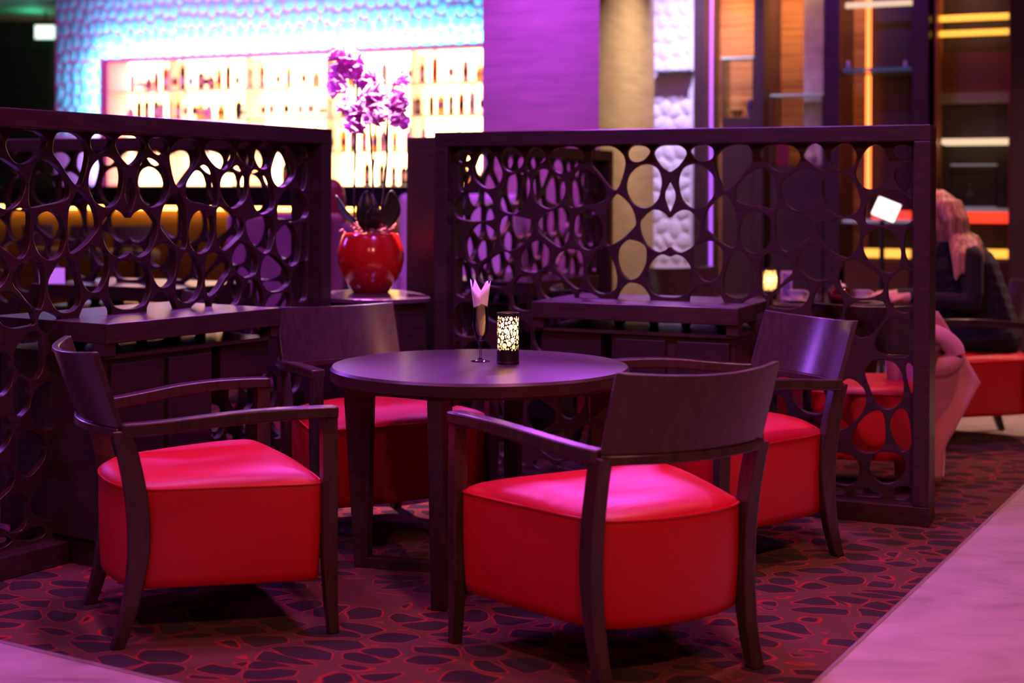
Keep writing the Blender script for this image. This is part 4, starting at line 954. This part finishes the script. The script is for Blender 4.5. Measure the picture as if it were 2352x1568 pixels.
# local x: facing -x; y: her left is -y (toward us)
def hand(w_, d, side):
    """palm, four fingers and thumb from wrist w_ toward d"""
    w_ = Vector(w_); d = Vector(d).normalized(); s = Vector((0, side, 0)); up = Vector((0, 0, 1)); out = [[(w_, .026), (w_ + d * .05, .030), (w_ + d * .085, .030)]]
    for k, (q, ln) in enumerate(((-.030, .066), (-.010, .076), (.010, .072), (.029, .056))):
        b = w_ + d * .088 + s * q; out.append([(b - d * .02, .0105), (b + d * ln * .45 + up * .008, .0098), (b + d * ln * .8 - up * .006, .0088), (b + d * ln * .95 - up * .02, .0078)])
    b = w_ + d * .03 - s * .026; out.append([(b, .013), (b + d * .03 - s * .024 - up * .006, .011), (b + d * .062 - s * .026 - up * .016, .0095)])
    return out
ch = [[((-.02, -.04, .56), .150), ((-.07, -.03, .72), .150), ((-.14, -.02, .90), .160), ((-.205, -.01, 1.0), .125)], [((-.02, .05, .56), .150), ((-.07, .03, .72), .150), ((-.14, .02, .90), .160), ((-.205, .01, 1.0), .125)],
      [((-.17, 0, .60), .13), ((-.20, 0, .75), .15), ((-.25, 0, .92), .13)], [((-.19, -.12, 1.005), .075), ((-.205, 0, 1.045), .085), ((-.19, .12, 1.005), .075)], [((-.225, 0, 1.06), .062), ((-.285, 0, 1.15), .054)],
      [((-.33, 0, 1.185), .080), ((-.335, 0, 1.235), .092), ((-.325, 0, 1.27), .088)], [((-.375, 0, 1.155), .048), ((-.40, 0, 1.165), .036)], [((-.405, 0, 1.235), .018), ((-.432, 0, 1.205), .015)],
      [((-.315, -.088, 1.22), .014), ((-.31, -.092, 1.20), .012)], [((-.315, .088, 1.22), .014), ((-.31, .092, 1.20), .012)]]
for s in (-1, 1):
    ch.append([((-.19, s * .165, .99), .072), ((-.19, s * .215, .80), .056), ((-.20, s * .225, .75), .050)]); ch.append([((-.20, s * .225, .755), .050), ((-.46, s * .15, .775), .034), ((-.52, s * .12, .775), .026)])
    ch += hand((-.52, s * .12, .770), (-1, -s * .25, -.02), -s)
    ch.append([((-.02, s * .09, .55), .115), ((-.25, s * .11, .555), .088), ((-.40, s * .12, .545), .070)]); ch.append([((-.40, s * .12, .545), .068), ((-.36, s * .12, .33), .060), ((-.33, s * .12, .09), .040)]); ch.append([((-.32, s * .12, .055), .042), ((-.40, s * .12, .045), .040), ((-.50, s * .13, .034), .030)])
bm_ = capsules(ch, .0075, 'body')
for mt in (BLACK, SKIN, DEN, SHOE): bm_.materials.append(mt)
for p in bm_.polygons:
    c = p.center
    if c.z > 1.075 and c.x < -.20: p.material_index = 1
    elif c.x < -.505 and c.z > .70: p.material_index = 1
    elif c.z < .095: p.material_index = 3
    elif c.z < .52 or (c.z < .64 and c.x < -.16): p.material_index = 2
body = new_obj('body', bm_, None, wo)
hc = [[((-.325, 0, 1.262), .104), ((-.30, 0, 1.24), .106), ((-.27, 0, 1.19), .098), ((-.235, 0, 1.12), .090)]]
rh = random.Random(9)
for k in range(26):
    a = R_(-105 + 210 * k / 25); c = Vector((-.295, 0, 1.25)); p0 = c + Vector((math.cos(a) * .085, math.sin(a) * .092, .03))
    p1 = Vector((-.25 + .075 * math.cos(a), .120 * math.sin(a), 1.10 + rh.uniform(-.02, .02))); p2 = Vector((-.23 + .16 * math.cos(a) + rh.uniform(-.02, .02), .215 * math.sin(a), lerp(.91, 1.03, max(0, math.cos(a))) + rh.uniform(-.04, .03)))
    hc.append([(p0, .026), (p0.lerp(p1, .5) + Vector((.02 * math.cos(a), .02 * math.sin(a), 0)), .026), (p1, .026), (p1.lerp(p2, .6) + Vector((0, .02 * math.sin(a), .015)), .024), (p2, .013)])
hm = capsules(hc, .009, 'hair', 3); _n = noise(HAIR, texco(HAIR, (30, 30, 3)), 2, 4); L(HAIR, ramp(HAIR, _n, ((.35, (.26, .11, .06)), (.65, (.66, .40, .24)))), bsdf(HAIR).inputs['Base Color']); bump(HAIR, _n, .5, .01)
new_obj('hair', hm, HAIR, wo)
EYE = pmat('eye', (.8, .8, .8), .2); LIPM = pmat('lips', (.45, .12, .12), .4)
for s in (-1, 1): MB().ball((-.417, s * .034, 1.235), (.010, .012, .009), 10, 8).build('eye', EYE, wo, smooth=80)
MB().ball((-.428, 0, 1.168), (.008, .022, .007), 10, 6).build('mouth', LIPM, wo, smooth=80)

# ------------------------------------------------------------------ person beyond the mauve sofa, seen from behind
pb = thing('person', 'person with dark red hair seen from behind, sitting on the mauve sofa', 'person', (-1.20, 9.22, 0), R_(-14))
c2 = [[((0, 0, .60), .15), ((0, .02, .80), .145), ((0, .0, 1.0), .155)], [((-.15, 0, 1.06), .07), ((0, 0, 1.10), .08), ((.15, 0, 1.06), .07)], [((0, .01, 1.12), .058), ((0, .03, 1.21), .052)], [((0, .05, 1.25), .082), ((0, .055, 1.31), .092)], [((0, .12, 1.24), .04), ((0, .135, 1.25), .03)], [((0, .145, 1.29), .014), ((0, .165, 1.27), .013)]]
for s_ in (-1, 1):
    c2.append([((s_ * .18, 0, 1.04), .062), ((s_ * .24, .06, .82), .048), ((s_ * .20, .26, .70), .036), ((s_ * .17, .36, .69), .027)])
    for q_ in (-.024, -.008, .008, .023): c2.append([((s_ * .165 + q_, .37, .69), .012), ((s_ * .16 + q_, .42, .685), .0095), ((s_ * .158 + q_, .45, .67), .008)])
    c2.append([((s_ * .14, .34, .69), .013), ((s_ * .12, .38, .685), .010)])
    c2.append([((s_ * .09, .03, .58), .11), ((s_ * .10, .42, .57), .075), ((s_ * .10, .43, .30), .055), ((s_ * .10, .44, .09), .040), ((s_ * .10, .53, .04), .034)])
b2 = capsules(c2, .011, 'body'); GREYP = pmat('grey-violet top', (.16, .10, .18), .8)
for mt in (GREYP, SKIN, DEN, SHOE): b2.materials.append(mt)
for p in b2.polygons:
    c = p.center
    if c.z > 1.16 or (c.y > .345 and .64 < c.z): p.material_index = 1
    elif c.z < .09: p.material_index = 3
    elif c.z < .52 or (c.z < .66 and c.y > .16): p.material_index = 2
new_obj('body', b2, None, pb)
RHAIR = pmat('dark red hair', (.16, .02, .03), .5)
h2 = [[((0, .035, 1.325), .105), ((0, .02, 1.28), .110), ((0, .0, 1.22), .10)]]
for k in range(15):
    a = R_(180 + 180 * k / 14); h2.append([((.09 * math.cos(a), .03 + .085 * math.sin(a), 1.30), .026), ((.105 * math.cos(a), .02 + .10 * math.sin(a), 1.20), .026), ((.12 * math.cos(a), .0 + .10 * math.sin(a), 1.11 + .02 * (k % 3)), .016)])
new_obj('hair', capsules(h2, .011, 'hair', 3), RHAIR, pb)
for s_ in (-1, 1): MB().ball((s_ * .034, .135, 1.315), (.011, .009, .009), 8, 6).build('eye', EYE, pb, smooth=80)
MB().ball((0, .158, 1.235), (.020, .008, .007), 8, 6).build('mouth', LIPM, pb, smooth=80)

# ------------------------------------------------------------------ pink coat over the chair arm
COAT = pmat('pink wool coat', (.62, .24, .28), .85, sheen=.3)
ct = thing('coat', 'pink wool coat draped over the chair behind the right lattice screen', 'coat', (1.90, 6.42, 0))
def drape(name, outline_l, outline_r, y0, amp, fr, thick=.012):
    n, k = 24, 16; rs = []
    for j in range(n + 1):
        t = j / n; z = lerp(.80, .03, t)
        def at(o):
            for (z0, x0), (z1, x1) in zip(o, o[1:]):
                if z0 >= z >= z1: return lerp(x0, x1, (z0 - z) / max(1e-6, z0 - z1))
            return o[-1][1]
        a, b = at(outline_l), at(outline_r)
        rs.append([(lerp(a, b, i / k), y0 + amp * math.sin(fr * i / k + 3 * t) * (.4 + t) + .05 * t * (i / k), z) for i in range(k + 1)])
    o = MB().rings(rs, closed=False, cap=False).build(name, COAT, ct, smooth=70); s = o.modifiers.new('thick', 'SOLIDIFY'); s.thickness = thick
drape('body', ((.80, -.22), (.03, -.16)), ((.80, .02), (.74, .06), (.48, .215), (.24, .085), (.20, .055), (.03, .045)), -.02, .022, 9)
drape('lining', ((.80, -.22), (.03, -.14)), ((.80, .0), (.74, .03), (.45, .10), (.2, .045), (.03, .04)), .05, .02, 7)
MB().tube(catmull([(-.10, -.05, .66), (-.02, -.06, .70), (.06, -.05, .66), (.09, -.04, .60), (.03, -.05, .56), (-.06, -.05, .56)], 4, False), [.045] * 21, 12).build('collar_roll', COAT, ct, smooth=80)
